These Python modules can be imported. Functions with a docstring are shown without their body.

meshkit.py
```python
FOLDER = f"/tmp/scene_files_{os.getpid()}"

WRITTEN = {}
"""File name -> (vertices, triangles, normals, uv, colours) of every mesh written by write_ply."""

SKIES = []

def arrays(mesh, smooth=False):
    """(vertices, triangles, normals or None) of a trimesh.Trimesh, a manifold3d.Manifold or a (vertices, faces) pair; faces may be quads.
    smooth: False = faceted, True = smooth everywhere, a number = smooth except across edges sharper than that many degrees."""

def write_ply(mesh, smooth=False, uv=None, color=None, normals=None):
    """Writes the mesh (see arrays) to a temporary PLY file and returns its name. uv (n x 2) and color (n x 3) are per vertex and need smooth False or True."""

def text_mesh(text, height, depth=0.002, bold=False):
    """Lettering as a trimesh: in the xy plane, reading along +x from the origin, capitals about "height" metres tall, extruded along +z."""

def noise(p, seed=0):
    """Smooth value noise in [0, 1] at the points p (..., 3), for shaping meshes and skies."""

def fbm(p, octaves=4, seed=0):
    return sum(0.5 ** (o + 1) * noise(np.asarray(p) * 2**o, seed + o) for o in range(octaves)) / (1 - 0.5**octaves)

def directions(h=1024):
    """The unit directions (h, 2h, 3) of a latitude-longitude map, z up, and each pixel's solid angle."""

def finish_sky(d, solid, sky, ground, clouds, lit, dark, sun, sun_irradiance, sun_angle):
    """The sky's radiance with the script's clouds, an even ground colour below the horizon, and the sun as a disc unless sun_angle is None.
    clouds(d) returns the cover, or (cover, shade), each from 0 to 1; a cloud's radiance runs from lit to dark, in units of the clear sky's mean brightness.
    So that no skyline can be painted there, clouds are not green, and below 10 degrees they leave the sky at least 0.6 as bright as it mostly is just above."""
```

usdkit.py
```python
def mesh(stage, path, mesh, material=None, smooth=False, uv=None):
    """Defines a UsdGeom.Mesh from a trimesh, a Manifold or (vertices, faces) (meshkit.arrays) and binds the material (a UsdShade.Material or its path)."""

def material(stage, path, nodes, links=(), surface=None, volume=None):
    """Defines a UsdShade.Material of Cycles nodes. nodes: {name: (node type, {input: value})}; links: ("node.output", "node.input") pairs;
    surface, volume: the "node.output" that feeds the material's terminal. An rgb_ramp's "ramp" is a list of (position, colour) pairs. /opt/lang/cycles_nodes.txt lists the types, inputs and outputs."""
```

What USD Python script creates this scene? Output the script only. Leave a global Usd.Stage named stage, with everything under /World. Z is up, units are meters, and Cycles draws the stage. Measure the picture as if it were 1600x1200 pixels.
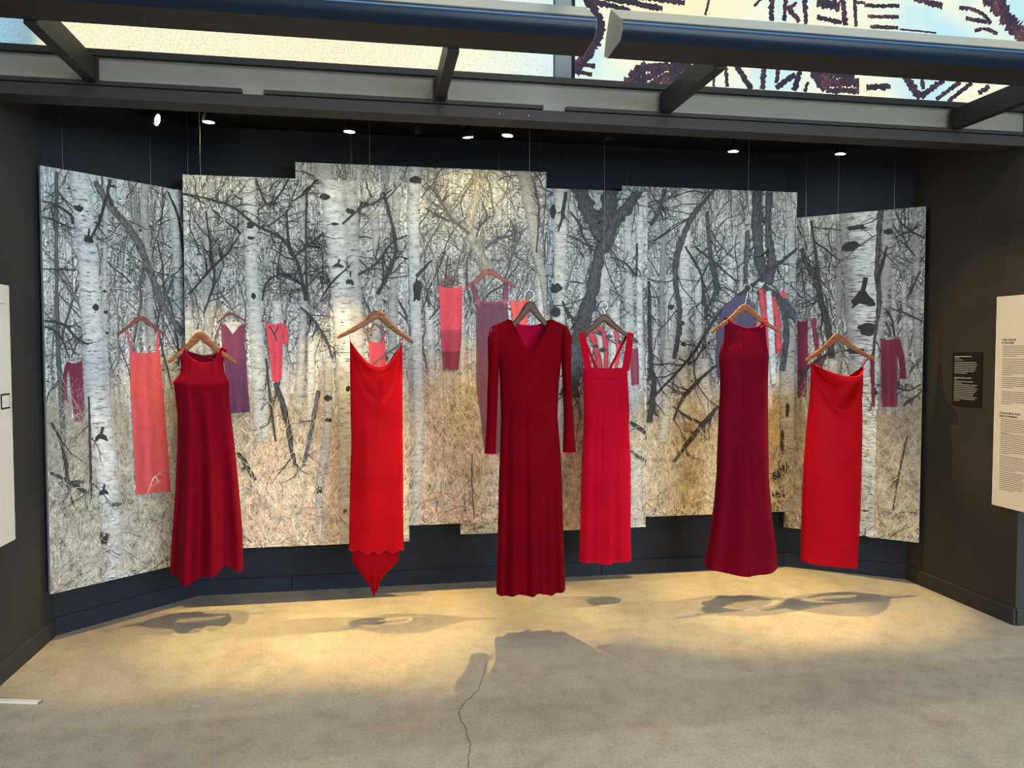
import math, random
import numpy as np, trimesh, usdkit, meshkit
import manifold3d
from shapely.geometry import Polygon
from pxr import Usd, UsdGeom, UsdLux, UsdShade, Sdf, Gf, Vt

RS = np.random.RandomState
random.seed(7)
stage = Usd.Stage.CreateInMemory()
UsdGeom.SetStageUpAxis(stage, 'Z'); UsdGeom.SetStageMetersPerUnit(stage, 1.0)
UsdGeom.Xform.Define(stage, '/World'); UsdGeom.Scope.Define(stage, '/World/Looks')

# ------------------------------------------------------------------ camera
FOC, EYE, YAW, PIT = 1230.0, 1.6, math.radians(10), math.radians(2.33)
FW = np.array([math.sin(YAW) * math.cos(PIT), math.cos(YAW) * math.cos(PIT), -math.sin(PIT)])
RT = np.array([math.cos(YAW), -math.sin(YAW), 0.0]); UP = np.cross(RT, FW)
CAM = np.array([0, 0, EYE])
cam = UsdGeom.Camera.Define(stage, '/World/camera')
cam.CreateFocalLengthAttr(36.0 * FOC / 1600); cam.CreateHorizontalApertureAttr(36.0); cam.CreateVerticalApertureAttr(27.0)
cam.CreateClippingRangeAttr((0.05, 200))
M = Gf.Matrix4d(1.0)
for r, v in enumerate((RT, UP, -FW, CAM)):
    M.SetRow(r, Gf.Vec4d(float(v[0]), float(v[1]), float(v[2]), 1.0 if r == 3 else 0.0))
UsdGeom.Xformable(cam).AddTransformOp().Set(M)
cam.CreateExposureAttr(0.0)

# ------------------------------------------------------------------ lights of the hall (track lamps carry their own)
def light_xform(l, pos, aim):
    d = np.asarray(aim, float); d /= np.linalg.norm(d)
    z = -d; x = np.cross([0, 0, 1.0], z)
    if np.linalg.norm(x) < 1e-3: x = np.array([1.0, 0, 0])
    x /= np.linalg.norm(x); y = np.cross(z, x)
    m = Gf.Matrix4d(1.0)
    for r, v in enumerate((x, y, z, pos)):
        m.SetRow(r, Gf.Vec4d(float(v[0]), float(v[1]), float(v[2]), 1.0 if r == 3 else 0.0))
    UsdGeom.Xformable(l).AddTransformOp().Set(m)

def rect_light(name, pos, aim, w, h, col, inten):
    l = UsdLux.RectLight.Define(stage, '/World/' + name)
    l.CreateWidthAttr(w); l.CreateHeightAttr(h); l.CreateColorAttr(Gf.Vec3f(*col)); l.CreateIntensityAttr(inten)
    light_xform(l, pos, aim); return l

def spot_light(path, pos, aim, col, inten, cone, soft, radius):
    l = UsdLux.SphereLight.Define(stage, path)
    l.CreateRadiusAttr(radius); l.CreateColorAttr(Gf.Vec3f(*col)); l.CreateIntensityAttr(inten)
    s = UsdLux.ShapingAPI.Apply(l.GetPrim()); s.CreateShapingConeAngleAttr(cone); s.CreateShapingConeSoftnessAttr(soft)
    light_xform(l, pos, aim); return l

dome = UsdLux.DomeLight.Define(stage, '/World/hall_ambient'); dome.CreateIntensityAttr(0.13); dome.CreateColorAttr(Gf.Vec3f(.85, .93, 1.0))
# the high hall lamp straight above the overhead fin
rect_light('hall_high_lamp', (1.0, 3.05, 7.5), (0, 0.02, -1), 7.0, .10, (1.0, .97, .86), 40)
# warm gallery wash from the hall ceiling
rect_light('hall_wash_lamp', (0.2, -0.4, 6.3), (0.12, 4.6, -4.6), .7, .5, (1.0, .86, .74), 58)
rect_light('hall_wash_lamp_001', (2.2, -0.4, 6.3), (-0.02, 4.6, -4.6), .7, .5, (1.0, .86, .74), 58)
# unseen bluish area light, added as fill from across the hall
rect_light('hall_blue_fill', (4.2, -5.5, 3.0), (-0.35, 1, -0.12), 6.0, 3.5, (.68, .87, 1.0), 15.5)

# ------------------------------------------------------------------ geometry helpers
def ray(x, y): return FW + RT * (x - 800) / FOC + UP * (600 - y) / FOC
def onX(x, y, X): d = ray(x, y); return CAM + d * (X / d[0])
def onY(x, y, Y): d = ray(x, y); return CAM + d * (Y / d[1])
def onZ(x, y, Z=0.0): d = ray(x, y); return CAM + d * ((Z - EYE) / d[2])

def box(x0, x1, y0, y1, z0, z1, bev=0.0):
    if bev <= 0:
        m = trimesh.creation.box((x1 - x0, y1 - y0, z1 - z0)); m.apply_translation(((x0 + x1) / 2, (y0 + y1) / 2, (z0 + z1) / 2)); return m
    pts = []
    for sx in (0, 1):
        for sy in (0, 1):
            for sz in (0, 1):
                c = np.array([(x0, x1)[sx], (y0, y1)[sy], (z0, z1)[sz]]); s = np.array([1 - 2 * sx, 1 - 2 * sy, 1 - 2 * sz]) * bev
                for k in range(3):
                    d = s.copy(); d[k] = 0; pts.append(c + d)
    return trimesh.convex.convex_hull(np.array(pts))
def cat(ms): return trimesh.util.concatenate(ms)

def tube(pts, rad, n=8, cap=True):
    p = np.asarray(pts, float); r = np.broadcast_to(rad, (len(p),)).astype(float)
    t = np.gradient(p, axis=0); t /= np.linalg.norm(t, axis=1, keepdims=True) + 1e-12
    a = np.cross(t[0], [0, 0, 1.0]) if abs(t[0][2]) < .9 else np.cross(t[0], [1.0, 0, 0])
    A = []
    for k in range(len(p)):
        a = a - t[k] * (a @ t[k]); a /= np.linalg.norm(a) + 1e-12; A.append(a)
    A = np.array(A); B = np.cross(t, A); th = np.arange(n) * 2 * np.pi / n
    v = (p[:, None] + r[:, None, None] * (np.cos(th)[None, :, None] * A[:, None] + np.sin(th)[None, :, None] * B[:, None])).reshape(-1, 3)
    i, j = np.meshgrid(np.arange(len(p) - 1), np.arange(n), indexing='ij')
    q = np.stack([i * n + j, i * n + (j + 1) % n, (i + 1) * n + (j + 1) % n, (i + 1) * n + j], -1).reshape(-1, 4)
    f = np.vstack([q[:, [0, 1, 2]], q[:, [0, 2, 3]]])
    if cap:
        v = np.vstack([v, p[0], p[-1]]); k = len(v); jj = np.arange(n)
        f = np.vstack([f, np.stack([np.full(n, k - 2), (jj + 1) % n, jj], 1), np.stack([np.full(n, k - 1), (len(p) - 1) * n + jj, (len(p) - 1) * n + (jj + 1) % n], 1)])
    return trimesh.Trimesh(v, f, process=False)

def spline(pts, n):
    """Catmull-Rom through the points, n samples."""
    p = np.asarray(pts, float)
    if len(p) == 2:
        t = np.linspace(0, 1, n)[:, None]; return p[0] * (1 - t) + p[1] * t
    q = np.vstack([2 * p[0] - p[1], p, 2 * p[-1] - p[-2]])
    seg = np.linalg.norm(np.diff(p, axis=0), axis=1); cum = np.concatenate([[0], np.cumsum(seg)])
    s = np.linspace(0, cum[-1], n); i = np.clip(np.searchsorted(cum, s, 'right') - 1, 0, len(p) - 2)
    t = ((s - cum[i]) / np.maximum(seg[i], 1e-9))[:, None]
    a, b, c, d = q[i], q[i + 1], q[i + 2], q[i + 3]
    return .5 * (2 * b + (c - a) * t + (2 * a - 5 * b + 4 * c - d) * t ** 2 + (3 * b - a - 3 * c + d) * t ** 3)

def lathe(profile, n=24):
    pr = np.asarray(profile, float); th = np.arange(n) * 2 * np.pi / n
    v = np.stack([pr[:, None, 0] * np.cos(th), pr[:, None, 0] * np.sin(th), np.repeat(pr[:, None, 1], n, 1)], -1).reshape(-1, 3)
    i, j = np.meshgrid(np.arange(len(pr) - 1), np.arange(n), indexing='ij')
    q = np.stack([i * n + j, i * n + (j + 1) % n, (i + 1) * n + (j + 1) % n, (i + 1) * n + j], -1).reshape(-1, 4)
    return trimesh.Trimesh(v, np.vstack([q[:, [0, 1, 2]], q[:, [0, 2, 3]]]), process=False)

def extrude_x(prof, x0, x1):
    """Extrude a (y, z) polygon along x."""
    m = trimesh.creation.extrude_polygon(Polygon(prof), x1 - x0, engine='earcut')
    v = m.vertices.copy(); m.vertices = np.stack([v[:, 2] + x0, v[:, 0], v[:, 1]], 1); m.fix_normals(); return m

used = {}
def numbered(parent, name):
    k = (parent, name); used[k] = used.get(k, -1) + 1
    return f'{parent}/{name}' + (f'_{used[k]:03d}' if used[k] else '')
def pathof(p): return '/World' if p is None else (p if isinstance(p, str) else str(p.GetPath()))

def meta(prim, label=None, category=None, group=None, kind=None):
    for k, v in (('label', label), ('category', category), ('group', group), ('kind', kind)):
        if v: prim.SetCustomDataByKey(k, v)

def obj(name, mesh, mat, parent=None, label=None, category=None, group=None, kind=None, smooth=False, col=None):
    path = numbered(pathof(parent), name)
    m = usdkit.mesh(stage, path, mesh, mat, smooth=smooth)
    if col is not None:
        UsdGeom.PrimvarsAPI(m).CreatePrimvar('col', Sdf.ValueTypeNames.Color3fArray, 'vertex').Set(Vt.Vec3fArray.FromNumpy(np.asarray(col, np.float32)))
    meta(m.GetPrim(), label, category, group, kind)
    return m.GetPrim()

def thing(name, loc=(0, 0, 0), rz=0.0, label=None, category=None, group=None, kind=None):
    x = UsdGeom.Xform.Define(stage, numbered('/World', name))
    x.AddTranslateOp().Set(Gf.Vec3d(*map(float, loc))); x.AddRotateZOp().Set(math.degrees(rz))
    meta(x.GetPrim(), label, category, group, kind); return x.GetPrim()

# ------------------------------------------------------------------ materials
def mat(name, nodes, links, surface='p.BSDF'): return usdkit.material(stage, '/World/Looks/' + name, nodes, links, surface=surface)
def plain(name, col, rough=.6, metal=0.0, spec=.5, **kw):
    return mat(name, {'p': ('principled_bsdf', dict(base_color=col, roughness=rough, metallic=metal, specular_ior_level=spec, **kw))}, [])
def paint(name, col, rough=.8, var=.12, scale=3.0, spec=.3, bump=0.0):
    c = np.array(col); nodes = {'g': ('geometry', {}), 'n': ('noise_texture', {'scale': scale, 'detail': 5.0}), 'r': ('rgb_ramp', {'ramp': [(.3, tuple(c * (1 - var))), (.7, tuple(c * (1 + var)))]}),
             'p': ('principled_bsdf', {'roughness': rough, 'specular_ior_level': spec})}
    links = [('g.position', 'n.vector'), ('n.fac', 'r.fac'), ('r.color', 'p.base_color')]
    if bump:
        nodes['n2'] = ('noise_texture', {'scale': 180.0, 'detail': 3.0}); nodes['b'] = ('bump', {'strength': bump, 'distance': .004})
        links += [('g.position', 'n2.vector'), ('n2.fac', 'b.height'), ('b.normal', 'p.normal')]
    return mat(name, nodes, links)
def emit(name, col, s): return mat(name, {'e': ('emission', {'color': col, 'strength': s})}, [], 'e.emission')

WALL = paint('wall_paint', (.042, .040, .038), .75, .06, 2.0, .25, .08)
BACKWALL = paint('back_wall_paint', (.019, .023, .031), .75, .06, 2.0, .25, .08)
BLACK = paint('black_paint', (.008, .008, .009), .8, .1, 4.0, .2)
STEEL = paint('dark_steel', (.011, .011, .011), .55, .08, 6.0, .4)
STEEL2 = paint('dark_bronze_steel', (.024, .021, .020), .6, .08, 5.0, .35)
PALE = paint('pale_beam_paint', (.23, .24, .205), .6, .05, 3.0, .3)
GREYMETAL = plain('grey_satin_metal', (.30, .31, .30), .30, .6)
ENDCAP = plain('end_cap_grey', (.27, .27, .26), .55)
BLUEGLOSS = plain('dark_blue_gloss', (.004, .012, .026), .38, 0.0, .25)
BLUEHIGHLIGHT = plain('painted_blue_highlight', (.035, .115, .22), .4, 0.0, .3)  # blue reflection on the fin lip, put into colour
WHITE = paint('white_panel_print', (.74, .71, .64), .6, .02, 2.0, .25)
INK = plain('black_ink', (.05, .045, .04), .8, 0, .1)
INKGREY = plain('grey_ink', (.23, .20, .16), .8, 0, .1)
PALEINK = plain('pale_ink', (.45, .45, .45), .8, 0, .1)
PLAQUE = plain('black_plaque', (.006, .006, .007), .6, 0, .3)
CHROME = plain('chrome', (.75, .75, .74), .15, 1.0)
LAMPBLACK = plain('lamp_black', (.012, .012, .013), .4)
LENS = emit('lamp_lens_glow', (1.0, .86, .44), 210.0)
LENSOFF = plain('lamp_lens_dark', (.05, .05, .05), .2)
WIRE = plain('steel_wire', (.35, .35, .35), .35, .9)
NYLON = plain('nylon_line', (.5, .5, .5), .3)

# polished concrete
FLOOR = mat('polished_concrete', {
    'g': ('geometry', {}), 'n1': ('noise_texture', {'scale': 1.1, 'detail': 6.0, 'roughness': .6}), 'n2': ('noise_texture', {'scale': 70.0, 'detail': 4.0, 'roughness': .7}),
    'n3': ('noise_texture', {'scale': 9.0, 'detail': 5.0, 'roughness': .65}), 'n4': ('noise_texture', {'scale': 2.3, 'detail': 3.0}),
    'r1': ('rgb_ramp', {'ramp': [(.32, (.37, .325, .245)), (.68, (.46, .405, .305))]}),
    'r2': ('rgb_ramp', {'ramp': [(.30, (.78, .78, .78)), (.70, (1.15, 1.15, 1.15))]}),
    'r3': ('rgb_ramp', {'ramp': [(.28, (.84, .82, .82)), (.55, (1.02, 1.02, 1.02)), (.8, (1.1, 1.1, 1.1))]}),
    'r4': ('rgb_ramp', {'ramp': [(.55, (1, 1, 1)), (.75, (1.08, .93, .86))]}),
    'm1': ('mix', {'mix_type': 'multiply', 'fac': 1.0}), 'm2': ('mix', {'mix_type': 'multiply', 'fac': 1.0}), 'm3': ('mix', {'mix_type': 'multiply', 'fac': 1.0}),
    'rr': ('map_range', {'from_min': .3, 'from_max': .7, 'to_min': .42, 'to_max': .62}),
    'p': ('principled_bsdf', {'specular_ior_level': .35})},
    [('g.position', 'n1.vector'), ('g.position', 'n2.vector'), ('g.position', 'n3.vector'), ('g.position', 'n4.vector'), ('n1.fac', 'r1.fac'), ('n2.fac', 'r2.fac'), ('n3.fac', 'r3.fac'), ('n4.fac', 'r4.fac'),
     ('r1.color', 'm1.color1'), ('r2.color', 'm1.color2'), ('m1.color', 'm2.color1'), ('r3.color', 'm2.color2'), ('m2.color', 'm3.color1'), ('r4.color', 'm3.color2'), ('m3.color', 'p.base_color'),
     ('n3.fac', 'rr.value'), ('rr.result', 'p.roughness')])
CRACK = plain('crack_dirt', (.10, .085, .065), .9)

# wood of the hangers
WOOD = mat('hanger_wood', {
    't': ('texture_coordinate', {}), 'mp': ('mapping', {'scale': (9, 60, 60)}), 'n': ('noise_texture', {'scale': 1.6, 'detail': 4.0, 'distortion': .6}),
    'r': ('rgb_ramp', {'ramp': [(.3, (.13, .042, .014)), (.55, (.24, .085, .028)), (.75, (.33, .13, .045))]}),
    'p': ('principled_bsdf', {'roughness': .5, 'specular_ior_level': .2, 'coat_weight': .05})},
    [('t.object', 'mp.vector'), ('mp.vector', 'n.vector'), ('n.fac', 'r.fac'), ('r.color', 'p.base_color')])

WOODDARK = mat('dark_hanger_wood', {
    't': ('texture_coordinate', {}), 'mp': ('mapping', {'scale': (9, 60, 60)}), 'n': ('noise_texture', {'scale': 1.6, 'detail': 4.0, 'distortion': .6}),
    'r': ('rgb_ramp', {'ramp': [(.3, (.050, .022, .009)), (.55, (.085, .036, .014)), (.75, (.12, .052, .02))]}),
    'p': ('principled_bsdf', {'roughness': .5, 'specular_ior_level': .2, 'coat_weight': .05})},
    [('t.object', 'mp.vector'), ('mp.vector', 'n.vector'), ('n.fac', 'r.fac'), ('r.color', 'p.base_color')])

def cloth(name, col, rough=.75, sheen=.2, spec=.25, weave=900.0, tint=(1, .12, .14), trans=.12):
    c = np.array(col)
    return mat(name, {
        'g': ('geometry', {}), 'n': ('noise_texture', {'scale': 5.0, 'detail': 3.0}), 'w': ('noise_texture', {'scale': weave, 'detail': 1.0}),
        'r': ('rgb_ramp', {'ramp': [(.3, tuple(c * .9)), (.7, tuple(c * 1.1))]}), 'b': ('bump', {'strength': .12, 'distance': .001}),
        'p': ('principled_bsdf', {'roughness': rough, 'sheen_weight': sheen * .4, 'sheen_roughness': .4, 'sheen_tint': tint, 'specular_ior_level': spec * .22, 'specular_tint': (1, .22, .22)}),
        'tr': ('translucent_bsdf', {}), 'mx': ('mix_closure', {'fac': trans})},
        [('g.position', 'n.vector'), ('g.position', 'w.vector'), ('n.fac', 'r.fac'), ('r.color', 'p.base_color'), ('w.fac', 'b.height'), ('b.normal', 'p.normal'),
         ('r.color', 'tr.color'), ('p.BSDF', 'mx.closure1'), ('tr.BSDF', 'mx.closure2')], 'mx.closure')
CRIMSON = cloth('crimson_crepe', (.19, .003, .013))
SCARLET = cloth('scarlet_satin', (.50, .005, .010), .42, .15, .35)
DEEPRED = cloth('deep_red_velvet', (.155, .002, .006), .8, .3, .15)
CHERRY = cloth('cherry_crepe', (.46, .004, .020), .6, .2, .25)
WINE = cloth('wine_satin', (.135, .002, .012), .5, .15, .35)
BRIGHT = cloth('bright_red_satin', (.40, .004, .009), .42, .15, .3)
CHIFFON = cloth('scarlet_chiffon', (.33, .004, .010), .7, .4, .2, trans=.3)
TRIM = cloth('red_trim', (.48, .012, .028), .6, .3)
DARKLOOP = plain('black_ribbon', (.02, .006, .008), .6)

# printed inks: the colour sits on the print mesh, the grain in the material
def ink(name, ramp, scale, detail=4.0, rough=.62, noise_rough=.6):
    return mat(name, {'a': ('attribute', {'attribute': 'col'}), 'g': ('geometry', {}), 'mp': ('mapping', {'scale': scale}), 'n': ('noise_texture', {'scale': 1.0, 'detail': detail, 'roughness': noise_rough}),
        'r': ('rgb_ramp', {'ramp': ramp}), 'm': ('mix', {'mix_type': 'multiply', 'fac': 1.0}), 'p': ('principled_bsdf', {'roughness': rough, 'specular_ior_level': .2})},
        [('g.position', 'mp.vector'), ('mp.vector', 'n.vector'), ('n.fac', 'r.fac'), ('a.color', 'm.color1'), ('r.color', 'm.color2'), ('m.color', 'p.base_color')])
G = lambda v: (v, v, v)
P_BARK = ink('print_birch_bark', [(.30, G(.22)), (.39, G(.55)), (.47, G(.85)), (.60, G(1.0)), (.70, G(1.3))], (26, 26, 62), 6.0, noise_rough=.76)
P_FAR = ink('print_far_bark', [(.32, G(.16)), (.42, G(.55)), (.5, G(.9)), (.66, G(1.25))], (75, 75, 55), 5.0, noise_rough=.72)
P_ROUGH = ink('print_rough_bark', [(.33, G(.35)), (.5, G(.95)), (.66, G(1.5))], (90, 90, 30), 4.0)
P_PLAIN = ink('print_plain', [(.3, G(.85)), (.7, G(1.15))], (60, 60, 60), 3.0)
P_BACK = ink('print_thicket', [(.32, G(.55)), (.46, G(.86)), (.58, G(1.0)), (.72, G(1.22))], (55, 55, 42), 6.0, noise_rough=.72)
P_STRAW = ink('print_straw', [(.34, G(.42)), (.46, G(.82)), (.58, G(1.05)), (.72, G(1.3))], (16, 16, 22), 6.0, noise_rough=.75)
P_CLOTH = ink('print_cloth', [(.3, G(.88)), (.7, G(1.1))], (40, 40, 6), 3.0)
# ------------------------------------------------------------------ the setting
X0, X1, YF, YB = -1.785, 3.693, 3.97, 5.40
def prism(poly, z0, z1):
    m = trimesh.creation.extrude_polygon(Polygon(poly), z1 - z0, engine='earcut'); m.apply_translation((0, 0, z0)); m.fix_normals(); return m
def wallseg(a, b, t, z0, z1):
    a, b = np.array(a, float), np.array(b, float); d = (b - a) / np.linalg.norm(b - a); n = np.array([-d[1], d[0]]) * t
    return prism([a, b, b + n, a + n], z0, z1)
floor = obj('floor', box(-6, 9, -1.6, 5.7, -.1, 0), FLOOR, kind='structure')
LC, RC = (-1.15, YB), (3.0, YB); L0, R0 = (X0, 4.767), (X1, 4.93)
obj('wall_left', wallseg((X0, YF), L0, .18, 0, 3.05), WALL, kind='structure')
obj('wall_left', wallseg(L0, LC, .18, 0, 3.05), BACKWALL, kind='structure')
obj('wall_back', wallseg(LC, RC, .18, 0, 3.05), BACKWALL, kind='structure')
obj('wall_right', wallseg(RC, R0, .18, 0, 3.05), BACKWALL, kind='structure')
obj('wall_right', wallseg(R0, (X1, YF), .18, 0, 3.05), WALL, kind='structure')
obj('wall_front', box(X1 + .18, 9, YF, YF + .18, 0, 2.775), WALL, kind='structure')
obj('wall_front', box(-6, X0 - .18, YF, YF + .18, 0, 2.775), WALL, kind='structure')
obj('ceiling', box(-2.4, 4.4, 4.12, 5.7, 3.05, 3.15), BLACK, kind='structure')
def skirting(name, a, b, m):
    a, b = np.array(a, float), np.array(b, float); d = (b - a) / np.linalg.norm(b - a); n = np.array([d[1], -d[0]])
    prof = [(0, 0), (.014, 0), (.014, .092), (.010, .100), (0, .100)]
    L = np.linalg.norm(b - a); mesh = trimesh.creation.extrude_polygon(Polygon(prof), L, engine='earcut'); v = mesh.vertices
    P = a[None] + d[None] * v[:, 2:3] + n[None] * v[:, 0:1]
    mesh.vertices = np.column_stack([P, v[:, 1]]); mesh.fix_normals()
    return obj(name, mesh, m, kind='structure')
skirting('baseboard_left', (X0, YF), L0, WALL); skirting('baseboard_left', L0, LC, BACKWALL)
skirting('baseboard_back', LC, (-.55, YB), BACKWALL); skirting('baseboard_back', (-.546, YB), (1.6, YB), BACKWALL); skirting('baseboard_back', (1.604, YB), RC, BACKWALL)
skirting('baseboard_right', RC, R0, BACKWALL); skirting('baseboard_right', R0, (X1, YF), WALL)
skirting('baseboard_front', (X1 + .002, YF), (9, YF), WALL); skirting('baseboard_front', (-6, YF), (X0 - .002, YF), WALL)

# the crack in the concrete: a thin dark seam that wanders towards the viewer
rs = RS(3)
def floor_seam(px, wid, name, seed):
    rs = RS(seed); p = np.array([onZ(x, y)[:2] for x, y in px]); p = spline(p, 90)
    p += np.cumsum(rs.normal(0, .0022, p.shape), 0) * np.sin(np.linspace(0, np.pi, 90))[:, None] + rs.normal(0, .0022, p.shape)
    t = np.gradient(p, axis=0); t /= np.linalg.norm(t, axis=1, keepdims=True); n = np.column_stack([-t[:, 1], t[:, 0]])
    w = wid * (.5 + rs.rand(90)); a, b = p + n * w[:, None], p - n * w[:, None]
    v = np.vstack([np.column_stack([a, np.full(90, .0006)]), np.column_stack([b, np.full(90, .0006)])]); i = np.arange(89)
    obj(name, (v, np.vstack([np.stack([i, i + 90, i + 91], 1), np.stack([i, i + 91, i + 1], 1)])), CRACK, floor)
floor_seam([(760, 1038), (748, 1078), (722, 1108), (718, 1120), (730, 1140), (738, 1165), (733, 1190), (737, 1215)], .0017, 'floor_crack', 5)
floor_seam([(757, 1040), (770, 1020)], .0008, 'floor_crack', 6)

# ---- header over the alcove
hd = thing('header_beam', (0, 0, 0), label='dark steel header beam with a pale upper band spanning the alcove opening', category='beam', kind='structure')
obj('fascia', box(-6, 9, 3.98, 4.12, 2.777, 2.832), STEEL2, hd)
for a, b in ((-6, -.609), (-.507, .865), (.985, 9)):
    obj('cover_strip', box(a, b, 3.978, 4.02, 2.837, 2.858, .002), STEEL2, hd)
obj('pale_band', box(-6, 9, 4.005, 4.12, 2.832, 2.972), PALE, hd, label='pale grey-green band')
obj('sill', box(-6, 9, 3.985, 4.12, 2.972, 3.006, .003), STEEL, hd)
for x, y in ((780, 178), (826, 181)):
    p = onY(x, y, 3.98); obj('eyelet', trimesh.creation.icosphere(2, .004).apply_translation(p - np.array([0, .002, 0])), CHROME, hd)

# ---- cross beams between header and overhead fin
for px, lab in ((143, 'dark steel cross beam overhead, nearest the left wall'), (688, 'dark steel cross beam overhead, left of the gap between the two fins'),
                (1040, 'dark steel cross beam overhead, right of the gap between the two fins'), (1492, 'dark steel cross beam overhead, nearest the right wall')):
    x = onY(px, 160, 3.98)[0]
    t = thing('cross_beam', (x, 3.98, 2.846), label=lab, category='beam', group='cross beams behind the overhead fins')
    obj('web', box(-.024, .024, -.66, 0, 0, .112, .003), STEEL, t)
    obj('end_plate', box(-.036, .036, -.006, .0, -.006, .118, .001), STEEL, t)

# ---- the two overhead fins
prof = [(3.325, 2.878), (3.299, 2.872), (3.105, 2.877), (3.06, 2.905), (3.050, 2.940), (3.066, 2.953), (3.235, 3.075), (3.265, 3.04), (3.31, 2.95)]
prof_px = [(943.9, 88.7), (949, 91), (968.7, 63.3), (972.2, 47.5), (972.7, 31.7), (969.5, 28.5), (954.5, 14.2), (951.3, 28.5), (946.6, 60)]
prof = [tuple(onX(x, y, 1.0)[1:]) for x, y in prof_px]
P0 = np.array(prof)
for a, b, lab in ((-6.0, .893, 'long dark overhead fin with a blue front lip, left of the gap'), (1.0, 9.0, 'long dark overhead fin with blue front lip, right of the gap, grey end cap showing')):
    t = thing('overhead_fin', (0, 0, 0), label=lab, category='overhead fin', group='overhead fins')
    inner = np.array(Polygon(prof).buffer(-.004).exterior.coords)[:-1]
    obj('body', extrude_x(inner, a + .004, b - .004), BLACK, t)
    def skin(name, pts, th, m, x0=a + .002, x1=b - .002, n=1):
        q = np.array(pts, float); d = np.gradient(q, axis=0); d /= np.linalg.norm(d, axis=1, keepdims=True); nn = np.column_stack([d[:, 1], -d[:, 0]])
        c = P0.mean(0); s = np.sign(((q - c) * nn).sum()); nn *= s
        obj(name, extrude_x(np.vstack([q, (q - nn * th)[::-1]]), x0, x1), m, t)
    skin('underside', [P0[1], P0[2]], .004, STEEL2)
    lip = spline([P0[2], P0[3], P0[4], P0[5]], 16)
    skin('front_lip', lip, .004, BLUEGLOSS)
    skin('top_plate', [P0[5], P0[6]], .004, GREYMETAL)
    skin('back_plate', [P0[6], P0[7], P0[8], P0[0], P0[1]], .004, STEEL)
    k = lip[9:11] + np.array([-.0012, 0]); skin('painted_highlight_line', k, .002, BLUEHIGHLIGHT)  # thin strip painted as a highlight of blue light on the lip
    for e in ((b, -1), (a, 1)):
        x0, x1 = sorted((e[0], e[0] + e[1] * .003)); obj('end_cap', extrude_x(prof, x0, x1), ENDCAP, t)

# ---- the screens above
YS = 4.05
LED = mat('led_screen_pale', {
    'g': ('geometry', {}), 'v': ('voronoi_texture', {'scale': 120.0, 'randomness': .35}), 'r': ('rgb_ramp', {'ramp': [(.40, (1, 1, 1)), (.66, (.72, .72, .66)), (.85, (.5, .5, .46))]}),
    's': ('separate_xyz', {}), 'n': ('noise_texture', {'scale': .8, 'detail': 2.0}), 'cr': ('map_range', {'from_min': -2.3, 'from_max': 1.3, 'to_min': 0., 'to_max': 1., 'clamp': True}),
    'c': ('rgb_ramp', {'ramp': [(.0, (.62, .86, .95)), (.17, (.35, .62, .78)), (.205, (.30, .5, .6)), (.225, (1.08, 1.02, .70)), (.6, (1.08, 1.0, .70)), (.78, (1.05, 1.08, .82)), (.9, (.80, .98, 1.0)), (1., (.66, .86, .95))]}),
    'm': ('mix', {'mix_type': 'multiply', 'fac': 1.0}), 'e': ('emission', {'strength': 1.0})},
    [('g.position', 'v.vector'), ('v.distance', 'r.fac'), ('g.position', 's.vector'), ('s.x', 'cr.value'), ('cr.result', 'c.fac'), ('c.color', 'm.color1'), ('r.color', 'm.color2'), ('m.color', 'e.color')], 'e.emission')
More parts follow.
